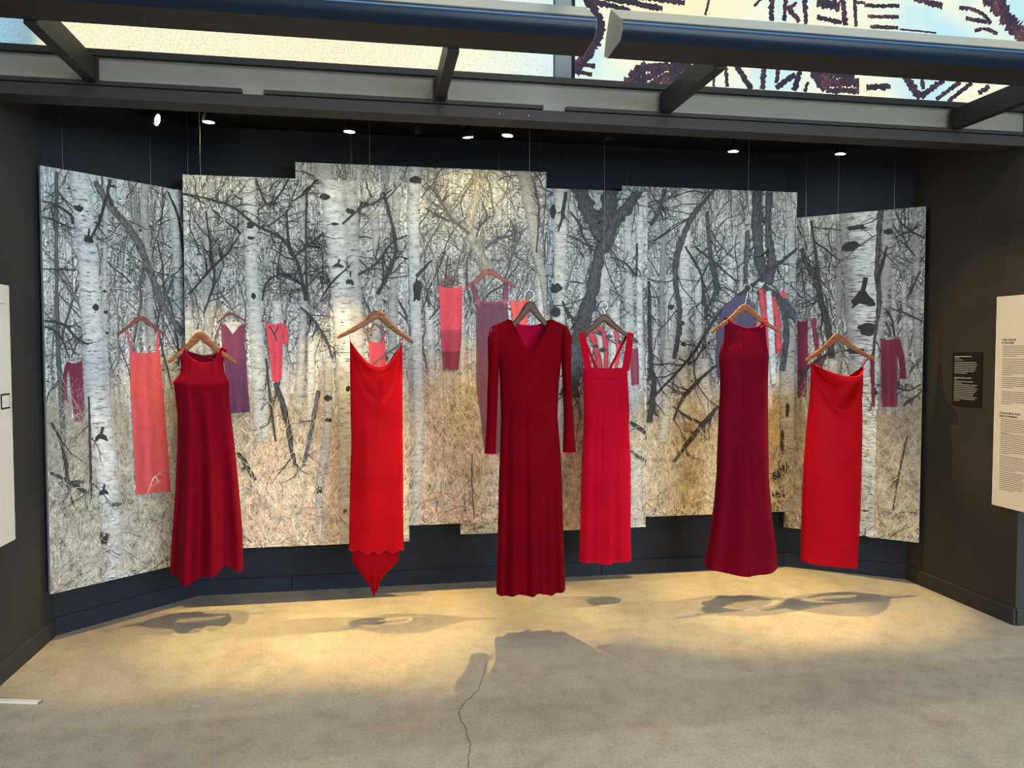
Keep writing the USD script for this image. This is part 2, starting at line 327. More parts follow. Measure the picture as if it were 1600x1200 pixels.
LED2 = mat('led_screen_cream', {
    'g': ('geometry', {}), 'n': ('noise_texture', {'scale': 1.3, 'detail': 3.0}), 'c': ('rgb_ramp', {'ramp': [(.35, (.56, .86, .92)), (.47, (.92, .96, .76)), (.62, (1.0, .93, .60))]}), 'e': ('emission', {'strength': 1.0})},
    [('g.position', 'n.vector'), ('n.fac', 'c.fac'), ('c.color', 'e.color')], 'e.emission')
LED3 = mat('led_screen_strokes', {
    'g': ('geometry', {}), 'n': ('noise_texture', {'scale': 120.0, 'detail': 2.0}), 'n2': ('noise_texture', {'scale': 9.0, 'detail': 2.0}), 'ad': ('math', {'math_type': 'multiply_add', 'value2': .6}), 'hm': ('math', {'math_type': 'multiply', 'value2': .5}),
    'c': ('rgb_ramp', {'ramp': [(.30, (.028, .032, .046)), (.58, (.055, .048, .070)), (.68, (.16, .07, .09)), (.80, (.36, .15, .14))]}), 'e': ('emission', {'strength': 1.0})},
    [('g.position', 'n.vector'), ('g.position', 'n2.vector'), ('n2.fac', 'hm.value1'), ('n.fac', 'ad.value1'), ('hm.value', 'ad.value3'), ('ad.value', 'c.fac'), ('c.color', 'e.color')], 'e.emission')
xs0, xs1, xs2 = onY(865, 100, YS)[0], onY(893, 100, YS)[0], onY(898, 100, YS)[0]
t = thing('led_screen', (0, YS, 3.006), label='pale dotted screen glowing above the header, left of the grey pillar', category='screen', group='screens above the header')
obj('housing', box(-6, xs0, .012, .08, 0, 1.7), BLACK, t); obj('screen_face', box(-6, xs0 - .002, 0, .012, .002, 1.7), LED, t)
obj('pillar', box(xs0 + .004, xs1 - .004, YS - .02, YS + .08, 3.006, 4.7, .003), plain('pillar_grey', (.14, .17, .18), .6), kind='structure')
t = thing('led_screen', (0, YS, 3.006), label='bright cream screen with dark scratchy drawing, right of the grey pillar', category='screen', group='screens above the header')
obj('housing', box(xs1, 9, .012, .08, 0, 1.7), BLACK, t); obj('frame_edge', box(xs1, xs2, -.004, .012, 0, 1.7), BLACK, t)
obj('screen_face', box(xs2, 9, 0, .012, .004, 1.7), LED2, t)
STK = [([(908, 112), (900, 104), (925, 76), (938, 45), (930, 20), (915, -8)], 15), ([(896, 98), (930, 104)], 7), ([(896, 112), (925, 116)], 6), ([(925, 2), (985, 17)], 9), ([(945, -4), (1035, 14)], 9), ([(990, -6), (1070, 4)], 9),
       ([(978, 131), (1010, 100)], 16), ([(995, 131), (1045, 100)], 14), ([(1015, 133), (1080, 100)], 12), ([(1035, 133), (1085, 108)], 10), ([(1000, 106), (1080, 104)], 12),
       ([(1108, -3), (1102, 24)], 4), ([(1190, -2), (1178, 10)], 4), ([(1206, -5), (1205, 33)], 9), ([(1228, -5), (1225, 33)], 7), ([(1230, 10), (1248, 35)], 9), ([(1257, -5), (1259, 38)], 8), ([(1245, 4), (1235, 12)], 5),
       ([(1276, 3), (1312, 10)], 17), ([(1276, 27), (1315, 36)], 8), ([(1316, -5), (1321, 40)], 9), ([(1335, -5), (1337, 42)], 6), ([(1338, 4), (1352, 5)], 5),
       ([(1115, 120), (1115, 138)], 4), ([(1133, 102), (1136, 136)], 6), ([(1150, 102), (1174, 140)], 9), ([(1194, 103), (1191, 140)], 9), ([(1216, 108), (1212, 130)], 7), ([(1242, 116), (1212, 138)], 9), ([(1251, 108), (1240, 142)], 9), ([(1262, 128), (1257, 144)], 6),
       ([(1266, 114), (1335, 120)], 12), ([(1275, 128), (1342, 130)], 16), ([(1290, 141), (1342, 143)], 9), ([(1268, 116), (1288, 142)], 8),
       ([(1350, 9), (1405, 10)], 6), ([(1355, 26), (1404, 27)], 6), ([(1359, 42), (1403, 44)], 6), ([(1425, -3), (1472, 10)], 10), ([(1498, 13), (1520, 15), (1540, 27), (1547, 38)], 7), ([(1508, 29), (1542, 35)], 7), ([(1522, 48), (1540, 46), (1558, 53)], 6), ([(1540, -12), (1575, 30), (1608, 72)], 30),
       ([(1353, 137), (1391, 135)], 10), ([(1413, 120), (1438, 153)], 14), ([(1440, 122), (1441, 140)], 7), ([(1474, 125), (1438, 151)], 10), ([(1500, 128), (1462, 156)], 7), ([(1518, 130), (1480, 159)], 7), ([(1545, 135), (1528, 146)], 8), ([(1448, 6), (1452, 3)], 4), ([(1405, 46), (1462, 52)], 3)]
rs = RS(11)
for i, (pts, w) in enumerate(STK):
    p = np.array([onY(x, y, YS)[[0, 2]] for x, y in pts]); n = max(8, int(np.linalg.norm(np.diff(p, axis=0), axis=1).sum() / .008)); p = spline(p, n)
    tt = np.gradient(p, axis=0); tt /= np.linalg.norm(tt, axis=1, keepdims=True) + 1e-9; nn = np.column_stack([-tt[:, 1], tt[:, 0]]); hw = w * .0017
    a = p + nn * (hw * (1 + rs.normal(0, .22, n)))[:, None]; b = p - nn * (hw * (1 + rs.normal(0, .22, n)))[:, None]; q = np.vstack([a, b])
    V = np.column_stack([np.maximum(q[:, 0], xs2), np.full(2 * n, -.001 - i * 6e-5), np.clip(q[:, 1] - 3.006, .004, 1.7)]); k = np.arange(n - 1)
    obj('drawn_stroke', (V, np.vstack([np.stack([k, k + n, k + n + 1], 1), np.stack([k, k + n + 1, k + 1], 1)])), LED3, t)
# ------------------------------------------------------------------ printed forest panels
class Ink:
    def __init__(s): s.V, s.F, s.C, s.n = [], [], [], 0
    def add(s, v, f, c): s.V.append(v); s.F.append(np.asarray(f) + s.n); s.C.append(c); s.n += len(v)

def fit(a, lo, hi): return np.clip(a, lo, hi)

class Panel:
    def __init__(s, A, B, z0, z1, label, thick=.024):
        s.A, s.B = np.array(A, float), np.array(B, float); d = s.B - s.A; s.W = float(np.linalg.norm(d)); s.d = d / s.W
        s.z0, s.z1 = z0, z1; s.n = np.array([s.d[1], -s.d[0]]); s.rz = math.atan2(s.d[1], s.d[0])
        s.root = thing('forest_panel', (s.A[0], s.A[1], z0), s.rz, label=label, category='panel', group='birch forest panels')
        obj('board', box(0, s.W, 0, thick, 0, z1 - z0, .0015), BOARD, s.root)
        s.lay = .0004
    def px(s, x, y):
        d = ray(x, y); t = ((s.A - CAM[:2]) @ s.n) / (d[:2] @ s.n); p = CAM + d * t
        return np.array([(p[:2] - s.A) @ s.d, p[2]])
    def pts(s, L): return np.array([s.px(x, y) for x, y in L])
    def xyz(s, uv, w):
        u = fit(uv[..., 0], 0.0005, s.W - .0005); z = fit(uv[..., 1], s.z0 + .0005, s.z1 - .0005) - s.z0
        return np.stack([u, -np.broadcast_to(w, u.shape), z], -1)
    def layer(s): s.lay += .00016; return s.lay
    def put(s, name, ink, mat, **kw): return obj(name, (np.vstack(ink.V), np.vstack(ink.F)), mat, s.root, col=np.vstack(ink.C), **kw)
    def strokes(s, ink, P, Wd, col, w):
        """many thin ribbons at once: P (M,K,2), Wd (M,K), col (M,3) or (M,K,3)"""
        if len(P) == 0: return
        m, k, _ = P.shape; t = np.gradient(P, axis=1); t /= np.linalg.norm(t, axis=2, keepdims=True) + 1e-9
        n = np.stack([-t[..., 1], t[..., 0]], -1) * (Wd / 2)[..., None]
        q = np.stack([P + n, P - n], 2).reshape(m, k * 2, 2)
        ww = np.broadcast_to(np.asarray(w, float).reshape(-1, 1), (m, k * 2))
        v = s.xyz(q, ww).reshape(-1, 3)
        c = np.repeat(col if col.ndim == 3 else np.repeat(col[:, None], k, 1), 2, 1).reshape(-1, 3)
        i, j = np.meshgrid(np.arange(m), np.arange(k - 1), indexing='ij'); a = (i * 2 * k + 2 * j).ravel()
        uu = v.reshape(m, k * 2, 3)
        f = np.vstack([np.stack([a, a + 2, a + 3], 1), np.stack([a, a + 3, a + 1], 1)])
        ink.add(v, f, c)
    def trunk(s, ink, px, wid, col, w, shade=(.62, .95, 1.08, 1.0, .66), wig=.06, seed=0, metres=False):
        rs = RS(seed); p = np.array(px, float) if metres else s.pts(px); sc = 1.0 if metres else s.scale(px)
        L = np.linalg.norm(np.diff(p, axis=0), axis=1).sum(); n = max(10, int(L / .022)); q = spline(np.column_stack([p, np.array(wid, float) * sc]), n)
        c, wd = q[:, :2], q[:, 2]; t = np.gradient(c, axis=0); t /= np.linalg.norm(t, axis=1, keepdims=True) + 1e-9; nn = np.column_stack([-t[:, 1], t[:, 0]])
        nn *= np.sign(nn[:, :1].mean() + 1e-9) if abs(nn[:, 0].mean()) > .2 else 1
        k = len(shade); s_ = np.linspace(-.5, .5, k); ed = rs.normal(0, wig, (n, 2)); off = np.repeat(s_[None], n, 0) * wd[:, None]
        off[:, 0] += ed[:, 0] * wd; off[:, -1] += ed[:, 1] * wd
        uv = c[:, None] + nn[:, None] * off[..., None]
        col = np.array(col); cc = col * np.array(shade)[None, :, None] * (1 + rs.normal(0, .06, (n, 1, 1)))
        i, j = np.meshgrid(np.arange(n - 1), np.arange(k - 1), indexing='ij'); a = (i * k + j).ravel()
        ink.add(s.xyz(uv.reshape(-1, 2), w), np.vstack([np.stack([a, a + k, a + k + 1], 1), np.stack([a, a + k + 1, a + 1], 1)]), np.clip(cc.reshape(-1, 3), 0, .9))
        return c, wd
    def scale(s, px):
        x, y = np.mean(px, 0); return np.linalg.norm(s.px(x + 1, y) - s.px(x, y))
    def blob(s, ink, x, y, rx, ry, col, w, seed=0, metres=False, chev=0):
        rs = RS(seed); c = np.array([x, y]) if metres else s.px(x, y); sc = 1 if metres else s.scale([(x, y)]); n = 14; th = np.arange(n) * 2 * np.pi / n
        r = 1 + rs.normal(0, .16, n); P = np.column_stack([np.cos(th) * rx * r, np.sin(th) * ry * r]) * sc
        if chev: P[:, 1] -= chev * np.abs(P[:, 0]) * .8
        v = np.vstack([c, c + P]); i = np.arange(n)
        ink.add(s.xyz(v, w), np.stack([np.zeros(n, int), 1 + i, 1 + (i + 1) % n], 1), np.repeat(np.array(col)[None], n + 1, 0))
    # curved growth: start (M,2), angle, length, width
    def grow(s, rs, start, ang, length, w0, k=8, curl=.28, taper=.35, lift=0.0):
        m = len(start); a = ang[:, None] + np.cumsum(rs.normal(0, curl, (m, k - 1)), 1) + lift * np.sin(np.pi / 2 - ang)[:, None] * np.linspace(0, 1, k - 1)
        st = (length / (k - 1))[:, None]; P = np.concatenate([np.zeros((m, 1, 2)), np.cumsum(np.stack([np.cos(a) * st, np.sin(a) * st], -1), 1)], 1) + start[:, None]
        return P, w0[:, None] * np.linspace(1, taper, k)[None], a
    def shoots(s, rs, P, Wd, a, n, ls, ws=.6):
        m, k, _ = P.shape; idx = rs.randint(1, k - 1, (m, n)); st = np.take_along_axis(P, idx[..., None].repeat(2, 2), 1).reshape(-1, 2)
        an = np.take_along_axis(a, idx - 1, 1) + np.where(rs.rand(m, n) < .5, 1, -1) * rs.uniform(.45, 1.15, (m, n))
        L = np.linalg.norm(P[:, -1] - P[:, 0], axis=1)[:, None] * rs.uniform(.5, 1.2, (m, n)) * ls
        return s.grow(rs, st, an.ravel(), L.ravel(), (np.take_along_axis(Wd, idx, 1) * ws).ravel(), k=6, curl=.34)

BOARD = plain('panel_board_edge', (.34, .35, .35), .6)
STRAWS = np.array([(.66, .56, .44), (.74, .66, .55), (.56, .45, .33), (.47, .37, .28), (.82, .77, .68), (.34, .25, .18), (.15, .105, .085), (.66, .51, .36)])

def forest(P, seed, horizon=1.50, sky=(.60, .65, .66), straw_tint=(1, 1, 1), density=1.0, dark=1.0):
    rs = RS(seed); W, z0, z1 = P.W, P.z0, P.z1; tint = np.array(straw_tint)
    # the far thicket and the ground behind everything
    nu, nv = 60, 90; uu, vv = np.meshgrid(np.linspace(0, W, nu), np.linspace(z0, z1, nv)); pts = np.stack([uu, vv], -1)
    h = (vv - z0) / (z1 - z0); hz = horizon + .05 * np.sin(uu * 5 + seed) + .03 * np.sin(uu * 13 + 2 * seed)
    g = np.clip((hz - vv) / .32 + .5, 0, 1)[..., None]; up = np.clip((vv - hz) / (z1 - hz), 0, 1)[..., None]
    thick = np.array((.55, .56, .56)) * (1 - up) + np.array(sky) * up; gr = np.array((.42, .34, .26)) * tint
    c = thick * (1 - g) + gr * g; c = c * (1 + rs.normal(0, .05, c.shape[:2] + (1,)))
    i, j = np.meshgrid(np.arange(nv - 1), np.arange(nu - 1), indexing='ij'); a = (i * nu + j).ravel()
    k = Ink(); k.add(P.xyz(pts.reshape(-1, 2), P.layer()), np.vstack([np.stack([a, a + 1, a + nu + 1], 1), np.stack([a, a + nu + 1, a + nu], 1)]), c.reshape(-1, 3)); P.put('printed_thicket', k, P_BACK)
    # distant trunks, three depths
    for d, (n, wlo, whi, cl, ch, foot) in enumerate(((int(120 * W), .004, .012, .46, .76, .10), (int(46 * W), .008, .020, .55, .86, .03), (int(11 * W), .018, .032, .62, .88, -.10))):
        k = Ink(); m = int(n * density); u0 = rs.uniform(-.05, W + .05, m); K = 14; t = np.linspace(0, 1, K)
        top = z1 + .05 - (rs.rand(m) * .9 * (rs.rand(m) < .35)); bot = horizon + foot * 1.0 - .08 + rs.normal(0, .07, m)
        lean = rs.normal(0, .05, m); wob = rs.normal(0, .006, (m, K)).cumsum(1)
        PP = np.stack([u0[:, None] + lean[:, None] * t + wob, bot[:, None] + (top - bot)[:, None] * t], -1)
        wd = rs.uniform(wlo, whi, m)[:, None] * (1.1 - .45 * t)[None]; b = rs.uniform(cl, ch, m); b = np.where(rs.rand(m) < .11, b * .36, b)
        base = b[:, None] * np.array((.98, 1.0, 1.01)); lay = P.layer()
        lays = lay + np.linspace(-6e-5, 6e-5, m)
        P.strokes(k, PP, wd, base, lays)
        # a darker flank on each, and dark eyes
        tt = PP.copy(); tt[..., 0] += wd * .33; P.strokes(k, tt, wd * .36, base * .55, lays + 2e-6)
        P.put('printed_distant_trunks', k, P_FAR, kind='stuff')
    k = Ink(); m = int(1500 * W * density); lay = P.layer(); e = np.stack([rs.uniform(0, W, m), horizon - .05 + rs.beta(1.2, 1.7, m) * (z1 - horizon)], -1); r = rs.uniform(.0025, .0125, m) * rs.uniform(.5, 1, m)
    PP = np.stack([e - np.stack([r, r * .2], -1), e + np.stack([0 * r, r * .25], -1), e + np.stack([r, -r * .2], -1)], 1)
    P.strokes(k, PP, np.stack([r * .3, r * 1.2, r * .3], 1), np.full((m, 3), .045), lay + np.linspace(-6e-5, 6e-5, m)); P.put('printed_bark_eyes', k, P_PLAIN, kind='stuff')
    # a tangle of fine pale and dark lines
    k = Ink(); m = int(2600 * W * density); lay = P.layer(); st = np.stack([rs.uniform(-.05, W + .05, m), horizon - .12 + rs.beta(1.1, 1.3, m) * (z1 - horizon + .15)], -1)
    a, b, _ = P.grow(rs, st, np.where(rs.rand(m) < .5, np.pi / 2 + rs.normal(0, .35, m), rs.uniform(0, 2 * np.pi, m)), rs.uniform(.04, .22, m), rs.uniform(.0014, .0034, m), k=6, curl=.38, taper=.4)
    c = np.where(rs.rand(m) < .46, rs.uniform(.05, .2, m), rs.uniform(.5, .8, m))[:, None] * np.array((1.0, 1.0, .99))
    P.strokes(k, a, b, c, lay + np.linspace(-6e-5, 6e-5, m)); P.put('printed_tangle', k, P_PLAIN, kind='stuff')
    return rs

def twigs(P, rs, n, horizon=1.5, level=3, wide=.0135, name='printed_twigs', grey=.08):
    k = Ink(); W = P.W; m = int(n * W)
    st = np.stack([rs.uniform(-.1, W + .1, m), horizon + rs.beta(1.3, 1.1, m) * (P.z1 - horizon)], -1); ang = np.pi / 2 + rs.normal(0, .75, m)
    Pm, Wm, am = P.grow(rs, st, ang, rs.uniform(.16, .75, m), rs.uniform(.22, .8, m) * wide, k=14, curl=.24)
    l0 = P.layer(); sets = [(Pm, Wm)]
    c1 = P.shoots(rs, Pm, Wm, am, 5, .55); sets.append(c1[:2]); c2 = P.shoots(rs, *c1, 3, .6); sets.append(c2[:2])
    for lv, (a, b) in enumerate(sets):
        M = len(a); col = np.repeat((rs.uniform(.35, 1.6, M) * grey)[:, None], 3, 1) * np.array((1.02, 1.0, 1.0))
        pale = rs.rand(M) < .16; col[pale] = rs.uniform(.3, .55, pale.sum())[:, None]
        P.strokes(k, a, np.maximum(b, .0018), col, l0 - lv * 3e-5 + np.linspace(-1.2e-5, 1.2e-5, M))
    P.put(name, k, P_PLAIN, kind='stuff')
    # slender sinuous saplings in mid greys
    k = Ink(); m = int(26 * W); st = np.stack([rs.uniform(-.05, W + .05, m), horizon + rs.uniform(-.15, .25, m)], -1)
    a, b, an = P.grow(rs, st, np.pi / 2 + rs.normal(0, .16, m), rs.uniform(.5, 1.3, m), rs.uniform(.008, .022, m), k=20, curl=.13, taper=.45)
    s1 = P.shoots(rs, a, b, an, 5, .35, .5); l0 = P.layer(); c = rs.uniform(.05, .26, m)[:, None] * np.array((1.0, 1.0, .98))
    P.strokes(k, s1[0], np.maximum(s1[1] * .8, .002), np.repeat(c, 5, 0), l0 - 3e-5); P.strokes(k, a, b, c, l0 + np.linspace(-2e-5, 2e-5, m)); a2 = a.copy(); a2[..., 0] -= b * .28; P.strokes(k, a2, b * .35, np.minimum(c * 2.1, .6), l0 + 3e-5)
    P.put('printed_saplings', k, P_FAR, kind='stuff')

def grass(P, rs, horizon=1.5, n=6500, tint=(1, 1, 1), name='printed_grass', top=.12, lo=0.0):
    k = Ink(); W = P.W; m = int(n * W); v = P.z0 + lo - .03 + rs.beta(1.0, 1.25, m) * (horizon + top - P.z0 - lo); v = np.sort(v)[::-1]; near = np.clip((horizon - v) / (horizon - P.z0), 0, 1)
    st = np.stack([rs.uniform(-.05, W + .05, m), v], -1); ang = np.pi / 2 + rs.normal(0, .55 + .5 * near, m)
    L = (.04 + .19 * near ** 1.2) * rs.uniform(.4, 1.3, m); wd = (.0016 + .0046 * near) * rs.uniform(.6, 1.3, m)
    a, b, _ = P.grow(rs, st, ang, L, wd, k=5, curl=.30, taper=.25)
    col = STRAWS[rs.choice(8, m, p=[.19, .18, .13, .09, .18, .06, .12, .05])] * rs.uniform(.9, 1.35, (m, 1)) * np.array(tint)
    l0 = P.layer(); P.lay += .0005
    P.strokes(k, a, b, np.clip(col, 0, .85), l0 + np.linspace(0, 5e-4, m)); P.put(name, k, P_STRAW, kind='stuff')
    k = Ink(); m = int(70 * W); st = np.stack([rs.uniform(0, W, m), P.z0 + rs.rand(m) ** 1.2 * (horizon - P.z0) * .95], -1)
    a, b, _ = P.grow(rs, st, np.pi / 2 + rs.normal(0, .6, m), rs.uniform(.15, .45, m), rs.uniform(.0022, .0042, m), k=10, curl=.12, taper=.4)
    P.strokes(k, a, b, np.repeat(np.array([(.74, .66, .54)]), m, 0) * rs.uniform(.7, 1.1, (m, 1)) * np.array(tint), P.layer() + np.linspace(0, 1e-4, m)); P.put('printed_long_stalks', k, P_PLAIN, kind='stuff')

def big_trunk(P, px, wid, col=(.66, .68, .69), knots=(), mat=None, seed=1, shade=(.66, .92, 1.04, 1.02, .95, .70), label=None, wig=.03, marks=26):
    col = np.minimum(np.array(col) * .98, .88); k = Ink(); w = P.layer(); c, wd = P.trunk(k, px, wid, col, w, shade, wig, seed)
    rs = RS(seed + 50); dashes = int(marks * np.linalg.norm(np.diff(c, axis=0), axis=1).sum())
    if dashes:
        i = rs.randint(0, len(c), dashes); o = rs.uniform(-.42, .42, dashes) * wd[i]; r = rs.uniform(.04, .22, dashes) * wd[i]; e = c[i] + np.stack([o, rs.uniform(-.01, .01, dashes)], -1)
        PP = np.stack([e - np.stack([r, 0 * r], -1), e + np.stack([0 * r, .05 * r], -1), e + np.stack([r, 0 * r], -1)], 1); hh = rs.uniform(.0015, .006, dashes)
        PP[..., 0] = np.clip(PP[..., 0], (c[i, 0] - wd[i] * .46)[:, None], (c[i, 0] + wd[i] * .46)[:, None])
        P.strokes(k, PP, np.stack([hh * .4, hh, hh * .3], 1), np.repeat(rs.uniform(.04, .2, dashes)[:, None], 3, 1), w + 8e-5)
    for n, (x, y, rx, ry, ch) in enumerate(knots):
        P.blob(k, x, y, rx, ry, (.045, .045, .05), w + 1.1e-4, seed + n, chev=ch)
        if ch:
            a = P.px(x, y); b = P.px(x + rx * .3, y - ry * 2.6); P.strokes(k, np.array([np.linspace(a, b, 4)]), np.full((1, 4), rx * .0016), np.full((1, 3), .05), w + 1.2e-4)
    P.put('printed_trunk', k, mat or P_BARK, label=label); return c

def limb(P, px, wid, col=.055, seed=1, side=6, name='printed_branch', rough=False, k=None, ls=.35):
    own = k is None; k = k or Ink(); w = P.layer(); cc = np.array((col,) * 3) if np.isscalar(col) else np.array(col)
    c, wd = P.trunk(k, px, wid, cc, w, (.7, 1.15, 1.0, .75), .07, seed)
    rs = RS(seed + 9)
    if side:
        a = np.arctan2(*np.gradient(c, axis=0).T[::-1]); L = np.linalg.norm(np.diff(c, axis=0), axis=1).sum(); i = rs.randint(2, len(c), side)
        an = a[i] + np.where(rs.rand(side) < .5, 1, -1) * rs.uniform(.4, 1.1, side)
        q = P.grow(rs, c[i], an, L * ls * rs.uniform(.5, 1.2, side), np.minimum(wd[i] * .5, .009), k=10, curl=.2); q2 = P.shoots(rs, *q, 4, .55)
        for a_, b_, _ in (q, q2): P.strokes(k, a_, np.maximum(b_, .0013), np.repeat(cc[None] * .9, len(a_), 0), w - 3e-5)
    if own: P.put(name, k, P_ROUGH if rough else P_PLAIN)

def garment(P, left, right, col, seed=0, folds=5, label=None, extra=(), hem=None, bands=()):
    """a printed dress: outlines by (x, y); extra: straps and sleeves as (points, widths)"""
    rs = RS(seed); k = Ink(); w = P.layer(); y0, y1 = left[0][1], left[-1][1]; n, m = 40, 13
    yy = np.linspace(0, 1, n); L, R = np.array(left, float), np.array(right, float)
    def side(Q): return np.column_stack([np.interp(yy, (Q[:, 1] - Q[0, 1]) / (Q[-1, 1] - Q[0, 1]), Q[:, 0]), Q[0, 1] + yy * (Q[-1, 1] - Q[0, 1])])
    a, b = side(L), side(R); t = np.linspace(0, 1, m); px = a[:, None] * (1 - t)[None, :, None] + b[:, None] * t[None, :, None]
    px[-1, :, 1] += rs.normal(0, .8, m)
    px[:, :, 1] += 4.0 * (1 - (2 * t[None] - 1) ** 2) * np.clip(1 - 5 * yy[:, None], 0, 1)
    uv = np.array([[P.px(*q) for q in r] for r in px]); cc = np.array(col)
    f = 1 + .16 * np.sin(t[None] * np.pi * folds + rs.rand() * 3 + .6 * yy[:, None]) * (.4 + .6 * yy[:, None]) + .05 * rs.normal(0, 1, (n, m))
    C = cc * f[..., None]
    for (ya, yb, mul) in bands: C[(px[..., 1] > ya) & (px[..., 1] <= yb)] *= np.array(mul)
    i, j = np.meshgrid(np.arange(n - 1), np.arange(m - 1), indexing='ij'); q = (i * m + j).ravel()
    k.add(P.xyz(uv.reshape(-1, 2), w), np.vstack([np.stack([q, q + m, q + m + 1], 1), np.stack([q, q + m + 1, q + 1], 1)]), np.clip(C.reshape(-1, 3), 0, .9))
    for pts, wd, mul in extra: P.trunk(k, pts, wd, cc * mul, w + 6e-5 * (1 if mul < 1 else -1), (.9, 1.05, .95), .02, seed)
    P.put('printed_dress', k, P_CLOTH, label=label)

def print_hanger(P, l, c, r, col=(.20, .07, .055), hook=True):
    k = Ink(); w = P.layer(); s = abs(r[0] - l[0])
    P.trunk(k, [l, ((l[0] * .45 + c[0] * .55), l[1] * .42 + c[1] * .58), c, ((r[0] * .45 + c[0] * .55), r[1] * .42 + c[1] * .58), r], [s * .05, s * .075, s * .10, s * .075, s * .05], col, w, (.8, 1.2, .8), .02)
    if hook: P.trunk(k, [(c[0], c[1]), (c[0], c[1] - s * .05), (c[0] + s * .04, c[1] - s * .10), (c[0] - s * .03, c[1] - s * .13)], [1, 1, 1, 1], (.35, .35, .35), w, (1, 1, 1), .0)
    P.put('printed_hanger', k, P_PLAIN)

# ---- place the six panels (left wing, four stepped middle panels, right wing)
A0 = onX(71, 600, -1.745)[:2]; A1 = onY(283, 600, 5.165)[:2]; A1 = A1 + (A1 - A0) * .06
F0 = onY(1228, 600, 5.36)[:2]; F1 = onX(1441, 600, 3.655)[:2]
PA = Panel(A0, A1, .277, 2.597, 'left wing birch forest panel, angled forward beside the left wall')
PB = Panel((-1.132, 5.10), (.223, 5.10), .373, 2.677, 'birch forest panel second from left with straw coloured grass, behind the satin cowl dress')
PC = Panel((-.474, 5.16), (1.143, 5.16), .464, 2.793, 'tallest birch forest panel in the middle, rising above its neighbours')
PD = Panel((.569, 5.215), (1.868, 5.215), .377, 2.699, 'birch forest panel with the dark forked tree, behind the square neck dress')
PE = Panel((1.70, 5.27), (3.012, 5.27), .436, 2.747, 'birch forest panel with a long diagonal branch, behind the dark wine gown')
PF = Panel(F0, F1, .300, 2.575, 'right wing birch forest panel with the broad white trunk, angled forward beside the right wall', thick=.02)
for p, us in ((PA, (.12, .62)), (PB, (.03, 1.0)), (PC, (.35, 1.3)), (PD, (.55, 1.15)), (PE, (.1, .72)), (PF, (.12, .7))):
    for u in us: obj('suspension_wire', tube([(u, .011, p.z1 - p.z0 - .004), (u, .011, 3.05 - p.z0)], .0007, 6), WIRE, p.root)

# left wing
r = forest(PA, 21, 1.43, (0.67, 0.74, 0.77), (.86, .93, 1.0)); twigs(PA, r, 62, 1.5)
limb(PA, [(88, 268), (88, 400), (90, 520), (97, 650), (106, 782)], [6, 6, 7, 8, 8], .10, 3, 10)
big_trunk(PA, [(165, 320), (163, 480), (168, 620), (176, 730)], [7, 8, 9, 9], (.5, .51, .52), [(163, 455, 3, 2.5, 0), (165, 488, 3, 3, 0), (167, 520, 3, 2, 0)], seed=4)
big_trunk(PA, [(270, 296), (277, 400), (281, 520)], [18, 16, 12], (.56, .58, .58), seed=5)
big_trunk(PA, [(228, 282), (224, 330), (232, 420), (236, 540)], [14, 11, 11, 12], (.40, .41, .42), seed=6)
limb(PA, [(211, 290), (213, 370)], [4, 5], .22, 8, 3)
garment(PA, [(106, 565), (109, 600), (113, 634), (116, 659)], [(128, 562), (130, 600), (131, 634), (131, 660)], (.20, .032, .07), 3, label='dark crimson printed dress with long sleeve', extra=[([(107, 566), (101, 590), (102, 626)], [7, 7, 6], .85)])
grass(PA, r, 1.36, 7500, (.68, .74, .80))
big_trunk(PA, [(123, 268), (135, 380), (143, 500), (150, 620), (163, 710), (170, 780), (176, 860), (178, 925)], [29, 31, 32, 35, 35, 34, 32, 32], (.66, .68, .70), [(122, 325, 9, 5, 0), (137, 373, 7, 6, .3), (149, 480, 5, 6, 0), (157, 680, 11, 5, 1), (161, 766, 8, 4, 1), (182, 788, 9, 3, 0), (164, 840, 7, 11, 0)], seed=2, marks=60)
limb(PA, [(148, 283), (172, 322), (213, 375), (240, 440), (255, 480), (286, 522)], [9, 11, 12, 12, 11, 12], .12, 11, 12, rough=True)
limb(PA, [(262, 300), (278, 340), (287, 400), (289, 450)], [3, 4, 5, 5], .04, 12, 5)
limb(PA, [(175, 322), (168, 300), (172, 280)], [6, 5, 4], .05, 13, 3); limb(PA, [(168, 300), (155, 345), (140, 375)], [4, 4, 3], .04, 14, 4)
for i, (q, w) in enumerate([([(62, 314), (84, 319), (110, 336), (113, 350)], [2, 3, 5, 4]), ([(62, 338), (85, 345), (110, 357)], [2, 3, 3]), ([(62, 420), (118, 422)], [2, 3]), ([(62, 500), (100, 508), (120, 530), (138, 538)], [3, 4, 4, 3]), ([(62, 508), (90, 520), (108, 560)], [3, 3, 2]), ([(78, 738), (108, 753), (138, 772)], [4, 6, 6]), ([(80, 660), (98, 700), (108, 770)], [3, 5, 6]), ([(138, 620), (140, 690), (142, 780)], [3, 4, 4])]): limb(PA, q, w, .05, 30 + i, 4)
grass(PA, RS(65), 1.02, 480, (.66, .72, .78), 'printed_front_grass', .02)
print_hanger(PA, (182, 524), (219, 497), (258, 524))
garment(PA, [(202, 548), (203, 600), (206, 660), (209, 720), (212, 772)], [(249, 548), (253, 600), (258, 660), (263, 720), (266, 768)], (.50, .075, .085), 5, label='long coral red printed slip dress', extra=[([(205, 551), (198, 518)], [2.5, 2.5], 1.05), ([(245, 550), (246, 518)], [4, 3], 1.05)])
limb(PA, [(228, 690 + 85), (240, 745), (247, 752)], [1, 1.5, 1], (.6, .5, .38), 44, 3)

